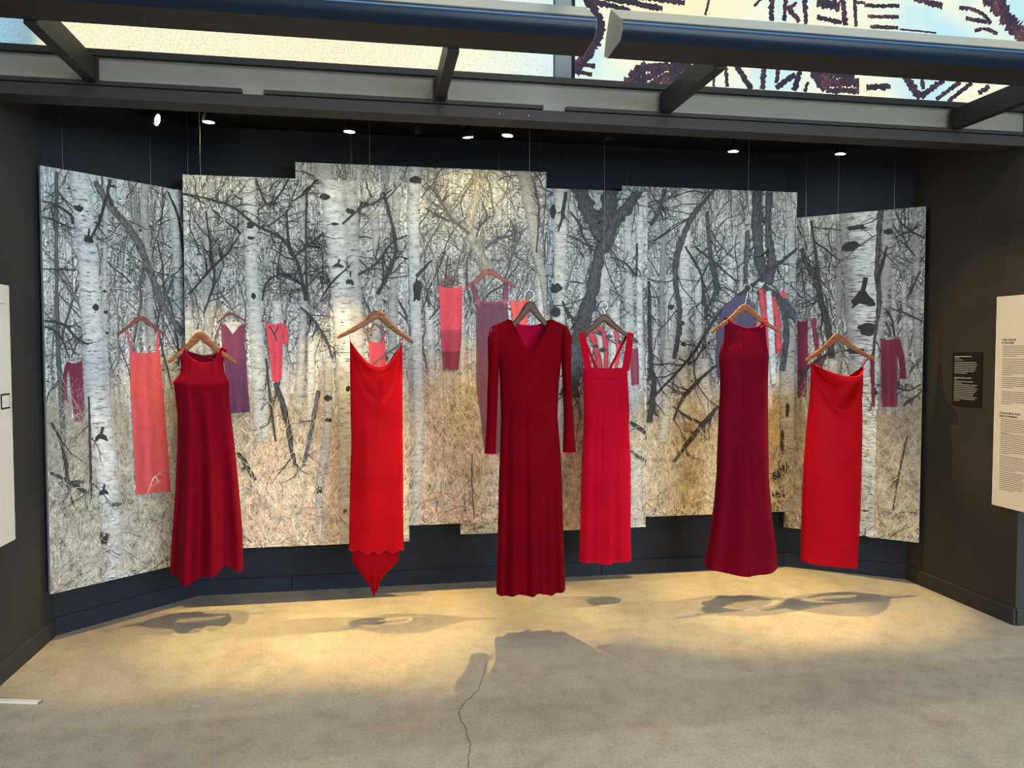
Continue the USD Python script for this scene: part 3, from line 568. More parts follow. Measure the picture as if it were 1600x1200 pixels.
# second panel
r = forest(PB, 22, 1.49, (0.74, 0.76, 0.70), (1.0, .98, .92)); twigs(PB, r, 77, 1.55)
for i, (q, w, c) in enumerate([([(293, 480), (292, 620), (298, 700)], [14, 15, 14], .55), ([(330, 280), (322, 400), (326, 560), (330, 640)], [10, 10, 12, 13], .42), ([(470, 300), (476, 420), (470, 560), (466, 640)], [12, 11, 12, 12], .45), ([(432, 470), (440, 560), (446, 640)], [14, 16, 16], .62), ([(620, 300), (616, 420), (612, 640)], [13, 14, 14], .40), ([(585, 330), (592, 460), (575, 640)], [12, 12, 12], .40), ([(350, 540), (352, 640)], [13, 14], .66), ([(487, 520), (485, 660)], [11, 12], .66)]): big_trunk(PB, q, w, (c, c * 1.01, c * 1.01), seed=60 + i)
grass(PB, r, 1.44, 8200, (1.08, .98, .90))
big_trunk(PB, [(387, 270), (391, 340), (394, 440), (403, 560), (410, 690)], [22, 20, 20, 24, 24], (.60, .61, .60), [(391, 352, 6, 6, 0), (393, 372, 5, 3, 0), (396, 462, 4, 5, 0)], seed=7)
big_trunk(PB, [(545, 262), (549, 400), (556, 520), (560, 640)], [26, 26, 24, 22], (.46, .47, .47), [(548, 330, 6, 5, 0), (546, 440, 7, 6, .3)], seed=8)
big_trunk(PB, [(516, 258), (522, 340), (531, 430), (538, 540), (542, 660), (540, 860)], [36, 33, 31, 29, 27, 22], (.62, .64, .64), [(507, 307, 9, 5, 0), (523, 350, 6, 2.5, 0), (528, 414, 8, 3.5, .4), (545, 440, 5, 4, 0), (540, 800, 4, 4, 0), (544, 607, 4, 5, 0)], seed=9, marks=34)
big_trunk(PB, [(512, 560), (513, 640), (508, 700), (499, 770), (503, 858)], [13, 13, 14, 13, 13], (.50, .50, .49), [(512, 622, 6, 5, 0), (513, 656, 5, 4, 0), (499, 765, 5, 6, 0)], seed=10, marks=40)
limb(PB, [(430, 598), (445, 640), (456, 700), (461, 728)], [7, 8, 8, 6], .06, 70, 4, rough=True); limb(PB, [(498, 610), (487, 670), (474, 728)], [7, 7, 6], .12, 71, 3, rough=True); limb(PB, [(416, 560), (424, 640), (431, 690)], [3, 4, 3], .05, 72, 3); limb(PB, [(437, 596), (420, 660)], [3, 2.5], .05, 73, 2)
limb(PB, [(371, 707), (384, 725), (398, 750)], [6, 8, 7], .06, 74, 2, rough=True)
for i, (q, w) in enumerate([([(286, 302), (330, 312), (366, 325), (400, 352), (440, 372), (456, 400)], [2, 3, 3.5, 4, 4, 3]), ([(456, 405), (480, 385), (506, 364)], [3, 4.5, 3]), ([(296, 460), (330, 420), (356, 395), (374, 368)], [3, 4, 4, 2]), ([(318, 490), (335, 440), (330, 390), (322, 330)], [3, 4, 3.5, 2.5]), ([(400, 280), (418, 320), (440, 300), (452, 275)], [2.5, 3.5, 3, 2]), ([(456, 315), (480, 300), (496, 276)], [2.5, 3.5, 3]), ([(478, 470), (468, 420), (452, 380), (448, 330)], [5, 5, 4, 2]), ([(470, 480), (490, 500), (510, 530), (520, 560)], [3, 4, 3, 2]), ([(535, 350), (565, 325), (590, 315), (612, 296)], [3, 3.5, 3, 2]), ([(560, 430), (590, 410), (612, 380), (636, 368)], [4, 4, 3, 2]), ([(590, 460), (610, 420), (618, 380), (600, 300)], [6, 6, 5, 4]), ([(480, 300), (478, 380), (480, 470)], [3, 3, 4]), ([(410, 470), (418, 440), (440, 428), (462, 430)], [3, 3, 2.5, 2]), ([(500, 470), (520, 440), (548, 415)], [2, 3, 2])]): limb(PB, q, w, .045, 80 + i, 9)
grass(PB, RS(66), 1.2, 480, (1.06, .97, .90), 'printed_front_grass', .02)
print_hanger(PB, (340, 504), (360, 490), (386, 502), (.12, .045, .07))
garment(PB, [(346, 506), (347, 540), (352, 580), (356, 646)], [(384, 506), (383, 540), (386, 580), (391, 644)], (.16, .04, .095), 7, 4, label='plum purple printed dress with v neck', bands=[(560, 650, (.75, .9, 1.0))])
k = Ink(); P_ = PB; w = PB.layer(); v = np.array([PB.px(*q) for q in [(350, 503), (364, 522), (380, 503)]]); k.add(PB.xyz(v, w), [[0, 1, 2]], np.full((3, 3), .55)); PB.put('printed_neckline', k, P_BARK)
garment(PB, [(416, 503), (418, 530), (422, 560), (426, 597)], [(440, 503), (442, 530), (442, 560), (440, 594)], (.66, .07, .10), 8, 4, label='small bright red printed dress with black tie', extra=[([(440, 506), (446, 520), (447, 538)], [9, 9, 8], .97)])
limb(PB, [(421, 510), (429, 522), (432, 533)], [2, 2, 2], .04, 99, 0); limb(PB, [(435, 510), (429, 524)], [2, 2], .04, 98, 0)
print_hanger(PB, (572, 525), (586, 506), (606, 522), hook=False)
garment(PB, [(576, 531), (577, 556), (579, 580)], [(602, 531), (602, 556), (603, 580)], (.50, .06, .09), 9, 3, label='small red printed camisole seen over the cowl neck', extra=[([(598, 532), (599, 520)], [2, 2], .9)])
limb(PB, [(580, 572), (600, 556), (628, 536)], [2.5, 3, 3], .10, 97, 2)

# tallest panel in the middle
r = forest(PC, 23, 1.53, (0.74, 0.74, 0.65), (.95, .94, .92)); twigs(PC, r, 88, 1.6, grey=.09)
for i, (q, w, c) in enumerate([([(695, 480), (700, 620)], [14, 15], .55), ([(670, 480), (676, 600)], [12, 12], .6), ([(712, 560), (716, 650)], [12, 12], .5), ([(720, 420), (724, 640)], [8, 9], .6), ([(505, 250), (510, 300)], [30, 30], .5), ([(600, 250), (604, 300)], [12, 12], .4), ([(560, 250), (562, 300)], [10, 10], .5), ([(775, 480), (780, 640)], [16, 17], .62), ([(845, 430), (850, 640)], [14, 15], .66)]): big_trunk(PC, q, w, (c, c, c * .98), seed=110 + i)
grass(PC, r, 1.52, 8000, (.90, .86, .86))
big_trunk(PC, [(648, 258), (646, 340), (648, 440), (652, 560), (655, 680), (650, 835)], [20, 17, 18, 17, 16, 14], (.58, .61, .62), [(652, 452, 7, 18, 0), (650, 282, 9, 6, 0)], seed=12)
limb(PC, [(650, 432), (662, 420), (672, 408)], [5, 5, 3], .05, 120, 3)
limb(PC, [(745, 262), (746, 300), (738, 330), (734, 362), (744, 390), (757, 408), (762, 436)], [12, 13, 13, 12, 12, 11, 9], (.30, .28, .25), 121, 12, rough=True, name='printed_trunk')
limb(PC, [(734, 366), (715, 350), (702, 338), (690, 316), (678, 290)], [6, 5, 5, 4, 3], .10, 122, 9); limb(PC, [(702, 345), (680, 335), (664, 325)], [3, 3, 2], .07, 123, 6); limb(PC, [(758, 388), (780, 372), (800, 368), (822, 358)], [4, 4, 3, 2], .09, 124, 8); limb(PC, [(745, 360), (760, 340), (755, 320)], [3, 3, 2], .07, 125, 5)
big_trunk(PC, [(816, 262), (824, 300), (832, 350), (840, 400), (852, 455), (858, 520)], [24, 20, 16, 14, 13, 12], (.44, .42, .39), seed=13)
limb(PC, [(838, 395), (842, 330), (836, 290)], [3, 3, 2], .08, 126, 6); limb(PC, [(788, 440), (800, 400), (815, 360)], [2.5, 3, 2], .10, 127, 8); limb(PC, [(670, 500), (690, 470), (700, 400)], [2, 3, 2], .07, 128, 9)
grass(PC, RS(67), 1.22, 480, (.90, .86, .86), 'printed_front_grass', .02)
print_hanger(PC, (686, 446), (703, 434), (722, 444), (.24, .08, .07), False)
garment(PC, [(686, 446), (687, 480), (689, 530), (693, 578)], [(722, 446), (722, 480), (721, 530), (716, 577)], (.68, .075, .10), 11, 3, label='short bright red printed dress with overhead shadow painted as darker lower bands', bands=[(515, 549, (.62, .75, .9)), (549, 600, (.30, .45, .75))])  # bands paint the shadow of fins and header into the print
print_hanger(PC, (727, 452), (763, 424), (806, 449), (.30, .10, .085))
garment(PC, [(744, 467), (744, 520), (745, 600), (752, 660), (757, 705)], [(792, 467), (796, 520), (806, 600), (812, 660), (812, 712)], (.155, .062, .10), 12, 6, label='long dusky purple printed gown on a wooden hanger', extra=[([(746, 470), (738, 442)], [9, 6], 1.2), ([(789, 470), (791, 440)], [9, 7], 1.2)], bands=[(466, 475, (2.4, 1.9, 1.6))])
garment(PC, [(796, 468), (802, 500), (806, 520)], [(826, 466), (824, 500), (822, 520)], (.80, .12, .11), 13, 4, label='pale coral red printed top partly behind the hanger')
limb(PC, [(738, 708), (737, 750), (741, 810)], [1.5, 2, 1.5], .10, 129, 6)

# panel with the dark forked tree
r = forest(PD, 24, 1.40, (0.74, 0.75, 0.70), (1.0, .98, .95)); twigs(PD, r, 62, 1.5)
for i, (q, w, c) in enumerate([([(979, 300), (982, 420), (984, 560), (990, 640)], [14, 14, 14, 14], .56), ([(1000, 310), (999, 460), (1000, 600)], [10, 10, 10], .66), ([(918, 340), (916, 430)], [10, 10], .42), ([(960, 480), (962, 600)], [16, 17], .7), ([(940, 520), (944, 620)], [15, 16], .72), ([(990, 560), (996, 640)], [9, 9], .5)]): big_trunk(PD, q, w, (c, c, c), seed=140 + i)
grass(PD, r, 1.36, 8000, (1.05, .98, .90))
big_trunk(PD, [(877, 290), (875, 380), (874, 480), (872, 580), (870, 700)], [22, 20, 18, 20, 22], (.66, .65, .61), [(868, 450, 9, 8, 0), (867, 487, 9, 8, 0), (864, 330, 5, 12, 0)], seed=14)
big_trunk(PD, [(994, 700), (995, 826)], [20, 20], (.55, .54, .50), seed=15)
limb(PD, [(884, 300), (878, 340), (872, 362)], [5, 6, 3], .05, 150, 3)
big_trunk(PD, [(946, 350), (943, 420), (944, 470)], [26, 22, 16], (.60, .59, .57), seed=16)
for i, (q, w, s_) in enumerate([([(904, 290), (915, 318), (926, 346), (938, 368), (946, 392)], [22, 23, 22, 20, 14], 9), ([(956, 292), (951, 320), (948, 350), (946, 392)], [24, 24, 22, 20], 5), ([(1002, 290), (984, 318), (962, 346), (950, 372), (945, 392)], [13, 17, 19, 18, 14], 9), ([(942, 380), (932, 420), (925, 455), (915, 490), (902, 540), (890, 620)], [18, 18, 20, 23, 26, 28], 10)]): limb(PD, q, w, (.075, .078, .085), 160 + i, s_, name='printed_trunk', rough=True, ls=.5)
for i, (q, w) in enumerate([([(890, 330), (905, 350), (912, 372), (930, 395)], [2, 3, 3, 2]), ([(886, 368), (905, 375), (928, 392)], [2, 2.5, 2]), ([(878, 470), (888, 490), (900, 502)], [2.5, 5, 4]), ([(952, 402), (975, 410), (995, 432)], [2, 3, 2]), ([(995, 380), (995, 430)], [3, 2]), ([(984, 660), (998, 668), (1012, 682)], [5, 6, 5]), ([(984, 705), (996, 712), (1012, 722)], [5, 6, 4])]): limb(PD, q, w, .045, 170 + i, 5)
grass(PD, RS(68), 1.1, 480, (1.05, .98, .90), 'printed_front_grass', .02)
for i, (q, w) in enumerate([([(919, 512), (930, 540), (939, 580)], [11, 10, 9]), ([(926, 506), (944, 525), (948, 590)], [8, 8, 7]), ([(961, 516), (966, 545), (962, 580)], [6, 7, 6]), ([(948, 500), (958, 514)], [5, 5])]): limb(PD, q, w, (.52, .065, .09), 180 + i, 0, name='printed_dress')
for i in range(6): k = Ink(); PD.blob(k, 924 + 13 * (i % 4) + 5 * (i // 3), 514 + 21 * (i // 3) + 6 * (i % 3), 3.5 + (i % 3), 2.6 + (i % 2), (.06, .06, .07), PD.layer(), 190 + i); PD.put('printed_knot', k, P_PLAIN)
garment(PD, [(984, 540), (985, 575), (987, 602)], [(996, 542), (998, 575), (998, 600)], (.22, .045, .075), 14, 3, label='dark crimson printed dress at the right edge')

# panel with the long diagonal branch
r = forest(PE, 25, 1.37, (0.70, 0.71, 0.67), (1.0, .98, .92)); twigs(PE, r, 83, 1.45)
for i, (q, w, c) in enumerate([([(1038, 350), (1034, 460), (1040, 640)], [8, 8, 9], .30), ([(1022, 480), (1030, 640)], [9, 10], .6), ([(1090, 420), (1092, 640)], [11, 12], .6), ([(1140, 400), (1142, 600)], [10, 11], .62), ([(1232, 310), (1238, 440)], [12, 12], .42), ([(1100, 560), (1104, 650)], [14, 14], .66), ([(1160, 350), (1158, 470)], [8, 8], .45), ([(1192, 440), (1198, 560), (1200, 640)], [14, 14, 14], .74)]): big_trunk(PE, q, w, (c, c, c), seed=200 + i)
grass(PE, r, 1.27, 8200, (1.02, .97, .86))
big_trunk(PE, [(1072, 290), (1070, 380), (1068, 480), (1066, 580), (1070, 660)], [20, 17, 17, 18, 18], (.62, .62, .60), [(1066, 505, 4, 3, 0), (1046, 552, 6, 6, 0), (1068, 538, 4, 4, 0)], seed=17, marks=34)
big_trunk(PE, [(1048, 430), (1046, 520), (1042, 600), (1036, 690)], [16, 15, 16, 17], (.58, .58, .56), [(1048, 480, 5, 4, 0)], seed=18, marks=30)
big_trunk(PE, [(1232, 480), (1230, 600), (1230, 700), (1226, 808)], [24, 25, 26, 28], (.42, .41, .39), [(1222, 690, 3, 20, 0), (1230, 640, 3, 12, 0)], seed=19, marks=50)
for i, (q, w, s_) in enumerate([([(1122, 288), (1100, 315), (1082, 338), (1068, 368), (1058, 400), (1055, 440), (1061, 475), (1060, 520), (1053, 560)], [4, 6, 9, 10, 9, 8, 8, 8, 7], 10), ([(1038, 296), (1030, 330), (1016, 352)], [5, 6, 5], 4), ([(1105, 330), (1108, 380), (1113, 420), (1121, 448), (1112, 470), (1102, 488)], [5, 6, 7, 8, 6, 4], 8), ([(1184, 292), (1182, 340), (1186, 400), (1196, 440)], [14, 15, 15, 14], 9), ([(1202, 300), (1200, 350), (1206, 410), (1200, 445)], [10, 10, 12, 12], 7), ([(1168, 360), (1165, 420), (1164, 470)], [6, 7, 6], 6),
    ([(1190, 448), (1215, 468), (1235, 488), (1252, 505)], [13, 14, 14, 13], 3), ([(1222, 478), (1228, 520), (1222, 580)], [8, 10, 9], 2)]): limb(PE, q, w, (.065, .07, .08), 210 + i, s_, rough=True, ls=.4)
for i, (q, w) in enumerate([([(1192, 432), (1160, 458), (1125, 488), (1103, 520), (1075, 562), (1010, 632)], [4, 5, 5, 4.5, 4, 3]), ([(1250, 385), (1225, 405), (1200, 425)], [4, 4, 3]), ([(1070, 385), (1095, 430), (1104, 500)], [3, 3.5, 4]), ([(1085, 385), (1110, 405), (1150, 440)], [2.5, 3, 2]), ([(1014, 440), (1016, 560), (1022, 590)], [4, 6, 5]), ([(1012, 575), (1022, 600), (1014, 660)], [5, 8, 9]), ([(1122, 568), (1085, 600), (1062, 630), (1052, 656)], [3, 5, 5, 3]), ([(1122, 634), (1100, 660), (1075, 690), (1052, 722)], [5, 7, 7, 5]), ([(1050, 634), (1072, 650), (1098, 662)], [2, 3, 3]), ([(1060, 560), (1082, 566), (1100, 540)], [2, 3, 2.5]), ([(1206, 745), (1222, 735), (1228, 728)], [10, 14, 8]), ([(1206, 774), (1222, 772)], [5, 6])]): limb(PE, q, w, .045, 230 + i, 5)
grass(PE, RS(69), 1.02, 480, (1.02, .97, .86), 'printed_front_grass', .02)
k = Ink(); w = PE.layer(); k2 = [(1150, 462), (1128, 480), (1120, 520), (1118, 560), (1122, 590), (1180, 590), (1182, 520), (1178, 480), (1166, 464)]; v = np.array([PE.px(*q) for q in [(1150, 520)] + k2]); n = len(k2); k.add(PE.xyz(v, w), [[0, 1 + (i + 1) % n, 1 + i] for i in range(n)], np.repeat(np.array([(.085, .075, .15)]), n + 1, 0)); PE.put('printed_garment', k, P_CLOTH, label='dark violet printed shape behind the hanger')
for i, (q, w) in enumerate([([(1188, 452), (1193, 490), (1199, 560)], [9, 9, 8]), ([(1207, 464), (1214, 500), (1216, 552)], [8, 9, 9]), ([(1220, 456), (1226, 464)], [9, 8])]): limb(PE, q, w, (.58, .07, .10), 250 + i, 0, name='printed_dress')
big_trunk(PE, [(1200, 455), (1204, 520), (1208, 600)], [9, 10, 9], (.70, .74, .78), seed=20, marks=50)

# right wing
r = forest(PF, 26, 1.38, (0.56, 0.57, 0.56), (.86, .88, .86)); twigs(PF, r, 77, 1.45)
for i, (q, w, c) in enumerate([([(1310, 345), (1311, 450), (1306, 600)], [8, 8, 9], .30), ([(1430, 330), (1432, 430), (1434, 560)], [10, 11, 12], .42), ([(1396, 420), (1398, 560), (1400, 640)], [9, 10, 12], .46), ([(1412, 440), (1416, 600)], [8, 10], .5), ([(1300, 540), (1304, 640)], [14, 15], .5)]): big_trunk(PF, q, w, (c, c, c), seed=260 + i)
garment(PF, [(1246, 500), (1246, 560), (1246, 622)], [(1262, 498), (1262, 560), (1260, 620)], (.17, .03, .06), 15, 2, label='dark crimson printed dress at the left edge')
limb(PF, [(1271, 497), (1275, 530), (1283, 580)], [8, 7, 7], (.26, .045, .075), 268, 0, name='printed_dress')
grass(PF, r, 1.32, 8200, (.80, .80, .74))
limb(PF, [(1253, 388), (1262, 415), (1276, 440), (1286, 480), (1296, 520), (1300, 560)], [6, 8, 9, 9, 10, 10], .07, 270, 12, rough=True); limb(PF, [(1268, 345), (1275, 400), (1281, 450), (1281, 480)], [4, 5, 5, 4], .06, 271, 8)
big_trunk(PF, [(1385, 330), (1386, 400), (1380, 470), (1372, 560), (1368, 640)], [20, 18, 14, 13, 13], (.40, .40, .40), [(1388, 362, 8, 5, 0)], seed=22)
big_trunk(PF, [(1341, 330), (1344, 400), (1346, 480), (1350, 600), (1352, 700), (1350, 860)], [58, 54, 50, 42, 32, 30], (.66, .69, .70), [(1347, 462, 20, 11, .9), (1355, 513, 15, 11, 0), (1336, 548, 14, 6, 0), (1338, 356, 18, 4, 0), (1330, 385, 14, 8, 0), (1351, 840, 5, 6, .6), (1352, 798, 6, 2, 0)], seed=23, marks=190, shade=(.40, .62, .95, 1.05, 1.1, 1.08))
limb(PF, [(1376, 328), (1372, 390), (1371, 430), (1374, 470), (1368, 520), (1364, 560)], [9, 8, 8, 8, 5, 4], (.085, .08, .08), 273, 5, rough=True); limb(PF, [(1371, 440), (1380, 410), (1386, 384)], [6, 5, 3], .05, 274, 2)
for i, (q, w) in enumerate([([(1446, 372), (1425, 362), (1408, 348), (1400, 332)], [2.5, 3, 2.5, 2]), ([(1396, 372), (1420, 362), (1436, 355)], [2, 2.5, 2]), ([(1430, 400), (1416, 380), (1408, 350)], [2, 2, 1.5]), ([(1438, 424), (1428, 445), (1423, 462)], [2.5, 3, 2]), ([(1446, 504), (1420, 492), (1394, 482)], [2, 2.5, 2]), ([(1398, 526), (1394, 500), (1386, 484)], [2.5, 3, 2]), ([(1440, 600), (1420, 610), (1396, 604), (1370, 602)], [2, 3, 3, 2]), ([(1444, 608), (1428, 622), (1412, 634)], [2, 3, 3]), ([(1250, 600), (1262, 575), (1290, 555), (1300, 548)], [6, 5, 4, 3]), ([(1360, 640), (1366, 620), (1368, 606)], [2, 3, 3]), ([(1418, 680), (1405, 740), (1395, 800)], [2, 3, 2])]): limb(PF, q, w, .05, 280 + i, 5)
grass(PF, RS(70), 1.04, 480, (.80, .80, .74), 'printed_front_grass', .02)
garment(PF, [(1376, 528), (1377, 570), (1379, 636)], [(1402, 526), (1402, 570), (1402, 636)], (.21, .035, .065), 16, 4, label='dark crimson printed dress with long sleeve on the right', extra=[([(1402, 530), (1409, 560), (1412, 592)], [9, 9, 8], .9)])
limb(PF, [(1363, 560), (1365, 635)], [6, 5], (.20, .035, .06), 295, 0, name='printed_dress')
# ------------------------------------------------------------------ hangers and dresses
class Frame:
    """a hanging dress's own upright plane: local x along it, y away from the viewer, z up"""
    def __init__(s, X, Y, yaw): s.o = np.array([X, Y]); s.yaw = yaw; s.d = np.array([math.cos(yaw), math.sin(yaw)]); s.n = np.array([s.d[1], -s.d[0]])
    def px(s, x, y):
        x, y = np.broadcast_arrays(np.asarray(x, float), np.asarray(y, float))
        d = FW + RT * ((x - 800) / FOC)[..., None] + UP * ((600 - y) / FOC)[..., None]
        t = ((s.o - CAM[:2]) @ s.n) / (d[..., :2] @ s.n); p = CAM + d * t[..., None]
        return np.stack([(p[..., :2] - s.o) @ s.d, p[..., 2]], -1)
    def p3(s, x, y, off=0.0): q = s.px(x, y); return np.stack([q[..., 0], np.broadcast_to(off, q[..., 0].shape), q[..., 1]], -1)

def frame_at(cx, Y, yaw_deg): X = onY(cx, 600, Y)[0]; return Frame(X, Y, math.radians(yaw_deg))

def sheet(fr, L, R, top, hem, dep, side, fold=None, nu=61, nv=110, hemwave=None):
    """front (side=-1) or back (side=+1) of a dress: outlines L, R as (x, y); top and hem as (x, y) across; dep = [(y, half depth)]"""
    L, R, top, hem = (np.array(a, float) for a in (L, R, top, hem))
    xl, xr = (lambda y: np.interp(y, L[:, 1], L[:, 0])), (lambda y: np.interp(y, R[:, 1], R[:, 0]))
    def curve(c):
        c = spline(c, 80) if len(c) > 2 else spline(c, 20); s_ = (c[:, 0] - xl(c[:, 1])) / (xr(c[:, 1]) - xl(c[:, 1])); o = np.argsort(s_)
        return s_[o], c[o, 1]
    st, yt = curve(top); sh, yh = curve(hem); s = .5 - .5 * np.cos(np.linspace(0, np.pi, nu)); s = .5 * s + .5 * np.linspace(0, 1, nu)
    y0, y1 = np.interp(s, st, yt), np.interp(s, sh, yh)
    if hemwave is not None: y1 = y1 + hemwave(s)
    v = np.linspace(0, 1, nv)[:, None]; y = y0[None] * (1 - v) + y1[None] * v
    x = xl(y) * (1 - s[None]) + xr(y) * s[None]
    D = np.array(dep, float); dd = np.interp(y, D[:, 0], D[:, 1]); u = 2 * s[None] - 1
    off = side * dd * np.sqrt(np.clip(1 - u ** 2, 0, 1))
    if fold is not None: off = off + side * fold(u, v, y) * np.clip((1 - u ** 2) * 5, 0, 1)
    p = fr.p3(x, y, off); i, j = np.meshgrid(np.arange(nv - 1), np.arange(nu - 1), indexing='ij'); a = (i * nu + j).ravel()
    f = np.vstack([np.stack([a, a + nu, a + nu + 1], 1), np.stack([a, a + nu + 1, a + 1], 1)])
    if side > 0: f = f[:, ::-1]
    return p, f

def shell(*parts):
    V, F, n = [], [], 0
    for p, f in parts: V.append(p.reshape(-1, 3)); F.append(f + n); n += V[-1].shape[0]
    return trimesh.Trimesh(np.vstack(V), np.vstack(F), process=False)

def place_local(fr, z0): return (fr.o[0], fr.o[1], z0), fr.yaw

def hanger(fr, l, c, r, label, hook_dx=0.0, hook_h=26, thick=1.0, depth=.014, bow=.018, wood=None):
    """flat contoured wooden hanger: arched outline lofted with rounded sections"""
    pl, pc, pr = fr.px(*l), fr.px(*c), fr.px(*r); z0 = min(pl[1], pr[1])
    loc, rz = place_local(fr, 0); t = thing('clothes_hanger', loc, rz, label=label, category='hanger', group='wooden clothes hangers')
    n = 61; s = np.linspace(-1, 1, n); a = np.abs(s)
    g = np.interp(a, [0, .06, .14, .25, .40, .6, .8, .93, 1.0], [0, .025, .12, .27, .45, .66, .84, .95, 1.04])
    k = np.array([.2, .6, .2]); g = np.convolve(np.pad(g, 1, 'edge'), k, 'valid')
    end = np.where(s < 0, pl[1], pr[1]); xx = np.where(s < 0, pc[0] + (pc[0] - pl[0]) * s, pc[0] + (pr[0] - pc[0]) * s)
    th = np.interp(a, [0, .12, .3, .7, .93, 1.0], [.050, .046, .036, .026, .022, .012]) * thick
    zc = pc[1] - th[n // 2] * .45 + (end - pc[1]) * g * .93
    yc = -bow * a ** 2; V = []
    tan = np.gradient(np.column_stack([xx, zc]), axis=0); tan /= np.linalg.norm(tan, axis=1, keepdims=True); nn = np.column_stack([-tan[:, 1], tan[:, 0]])
    phi = np.arange(14) * 2 * np.pi / 14; cx = np.sign(np.cos(phi)) * np.abs(np.cos(phi)) ** .6; cy = np.sign(np.sin(phi)) * np.abs(np.sin(phi)) ** .6
    for i in range(n):
        q = nn[i][None] * (cx * th[i] / 2)[:, None]; V.append(np.column_stack([xx[i] + q[:, 0], yc[i] + cy * depth / 2, zc[i] + q[:, 1]]))
    V = np.vstack(V); i, j = np.meshgrid(np.arange(n - 1), np.arange(14), indexing='ij'); q = np.stack([i * 14 + j, i * 14 + (j + 1) % 14, (i + 1) * 14 + (j + 1) % 14, (i + 1) * 14 + j], -1).reshape(-1, 4)
    f = np.vstack([q[:, [0, 1, 2]], q[:, [0, 2, 3]]]); e = len(V); V = np.vstack([V, V[:14].mean(0), V[-14:].mean(0)]); jj = np.arange(14)
    f = np.vstack([f, np.stack([np.full(14, e), (jj + 1) % 14, jj], 1), np.stack([np.full(14, e + 1), (n - 1) * 14 + jj, (n - 1) * 14 + (jj + 1) % 14], 1)])
    m = trimesh.Trimesh(V, f, process=False); m.fix_normals(); obj('wooden_arms', m, wood or WOOD, t, smooth=50)
    sc = np.linalg.norm(fr.px(c[0] + 1, c[1]) - fr.px(*c)); H = hook_h * sc; rad = .026; base = pc + np.array([0, -.012]); dx = hook_dx * sc
    pts = [(base[0], base[1]), (base[0] + dx * .4, base[1] + H * .3), (base[0] + dx, base[1] + H - rad * 2)]
    th_ = np.radians(np.linspace(-75, 195, 20)); cc = np.array([base[0] + dx - .003, base[1] + H - rad * .9])
    pts += [(cc[0] + rad * math.cos(a_), cc[1] + rad * math.sin(a_)) for a_ in th_]
    hp = spline(np.array(pts), 60); obj('hook', tube(np.column_stack([hp[:, 0], np.zeros(60), hp[:, 1]]), .0019, 8), CHROME, t, smooth=True)
    top = cc[1] + rad; obj('nylon_line', tube([(cc[0], 0, top - .002), (cc[0], 0, 3.05)], .0004, 5), NYLON, t)
    return t

def edge_tube(fr, px, off, rad, closed=False, n=60):
    p = spline(np.array(px, float), n); o = np.interp(np.linspace(0, 1, n), np.linspace(0, 1, len(off)), off) if np.ndim(off) else off
    return tube(fr.p3(p[:, 0], p[:, 1], o), rad, 6)

def dress(fr, label):
    loc, rz = place_local(fr, 0); return thing('dress', loc, rz, label=label, category='dress', group='red dresses on hangers')

# 1: crimson sleeveless dress with a flared skirt (left)
f1 = frame_at(318, 4.84, 8)
hanger(f1, (263, 562), (313, 518), (369, 564), 'wooden hanger with chrome hook holding the leftmost dress', 5, 28)
t = dress(f1, 'crimson sleeveless dress with round neck and flared skirt, leftmost of the hanging dresses')
L1 = [(279, 540), (279, 552), (283, 570), (281, 585), (271, 597), (274, 620), (277.5, 650), (277, 700), (274, 770), (268, 850), (265, 905), (265, 930)]
R1 = [(355, 540), (354, 552), (349, 566), (351, 583), (358, 598), (358, 615), (360, 640), (366, 690), (373, 760), (379, 830), (381, 900), (381, 930)]
dep1 = [(540, .012), (560, .03), (600, .075), (680, .085), (760, .10), (900, .13)]
fold1 = lambda u, v, y: .046 * np.clip((y - 610) / 250, 0, 1) ** .8 * np.cos(2 * np.pi * (u + .55) / .74)  + .006 * np.exp(-((u - .48 + .1 * v) / .05) ** 2) + .005 * np.exp(-((u + .5 - .1 * v) / .05) ** 2)
hem1 = [(265, 896), (280, 899), (290, 904), (300, 903), (312, 898), (325, 892), (340, 888), (350, 880), (365, 884), (381, 890)]
fr1 = sheet(f1, L1, R1, [(279, 546), (289, 543), (294, 555), (311, 566), (332, 565), (340, 555), (345, 543), (354, 548)], hem1, dep1, -1, fold1)
bk1 = sheet(f1, L1, R1, [(279, 546), (289, 543), (296, 549), (313, 555), (332, 554), (341, 549), (347, 543), (355, 548)], [(265, 895), (320, 893), (381, 889)], dep1, 1, fold1)
obj('front_panel', shell(fr1), CRIMSON, t, smooth=True); obj('back_panel', shell(bk1), CRIMSON, t, smooth=True)
obj('neckline_trim', edge_tube(f1, [(289, 543), (294, 555), (311, 566), (332, 565), (340, 555), (345, 543)], [-.012, -.022, -.034, -.034, -.022, -.012], .0022), TRIM, t)
obj('armhole_trim', edge_tube(f1, [(279, 548), (283, 570), (281, 585), (271, 597), (276, 604), (283, 600)], [-.004, -.004, 0, 0, -.02, -.03], .0022), TRIM, t)
obj('armhole_trim', edge_tube(f1, [(354, 549), (349, 566), (351, 583), (358, 598)], [-.004, -.004, 0, 0], .0022), TRIM, t)
for q in ([(291, 549), (308, 553), (318, 556), (340, 550)], [(300, 562), (312, 556), (322, 558), (338, 563)]): obj('hanger_loop', edge_tube(f1, q, .02, .0026, n=30), DARKLOOP, t, label='black hanger loop across the neck')

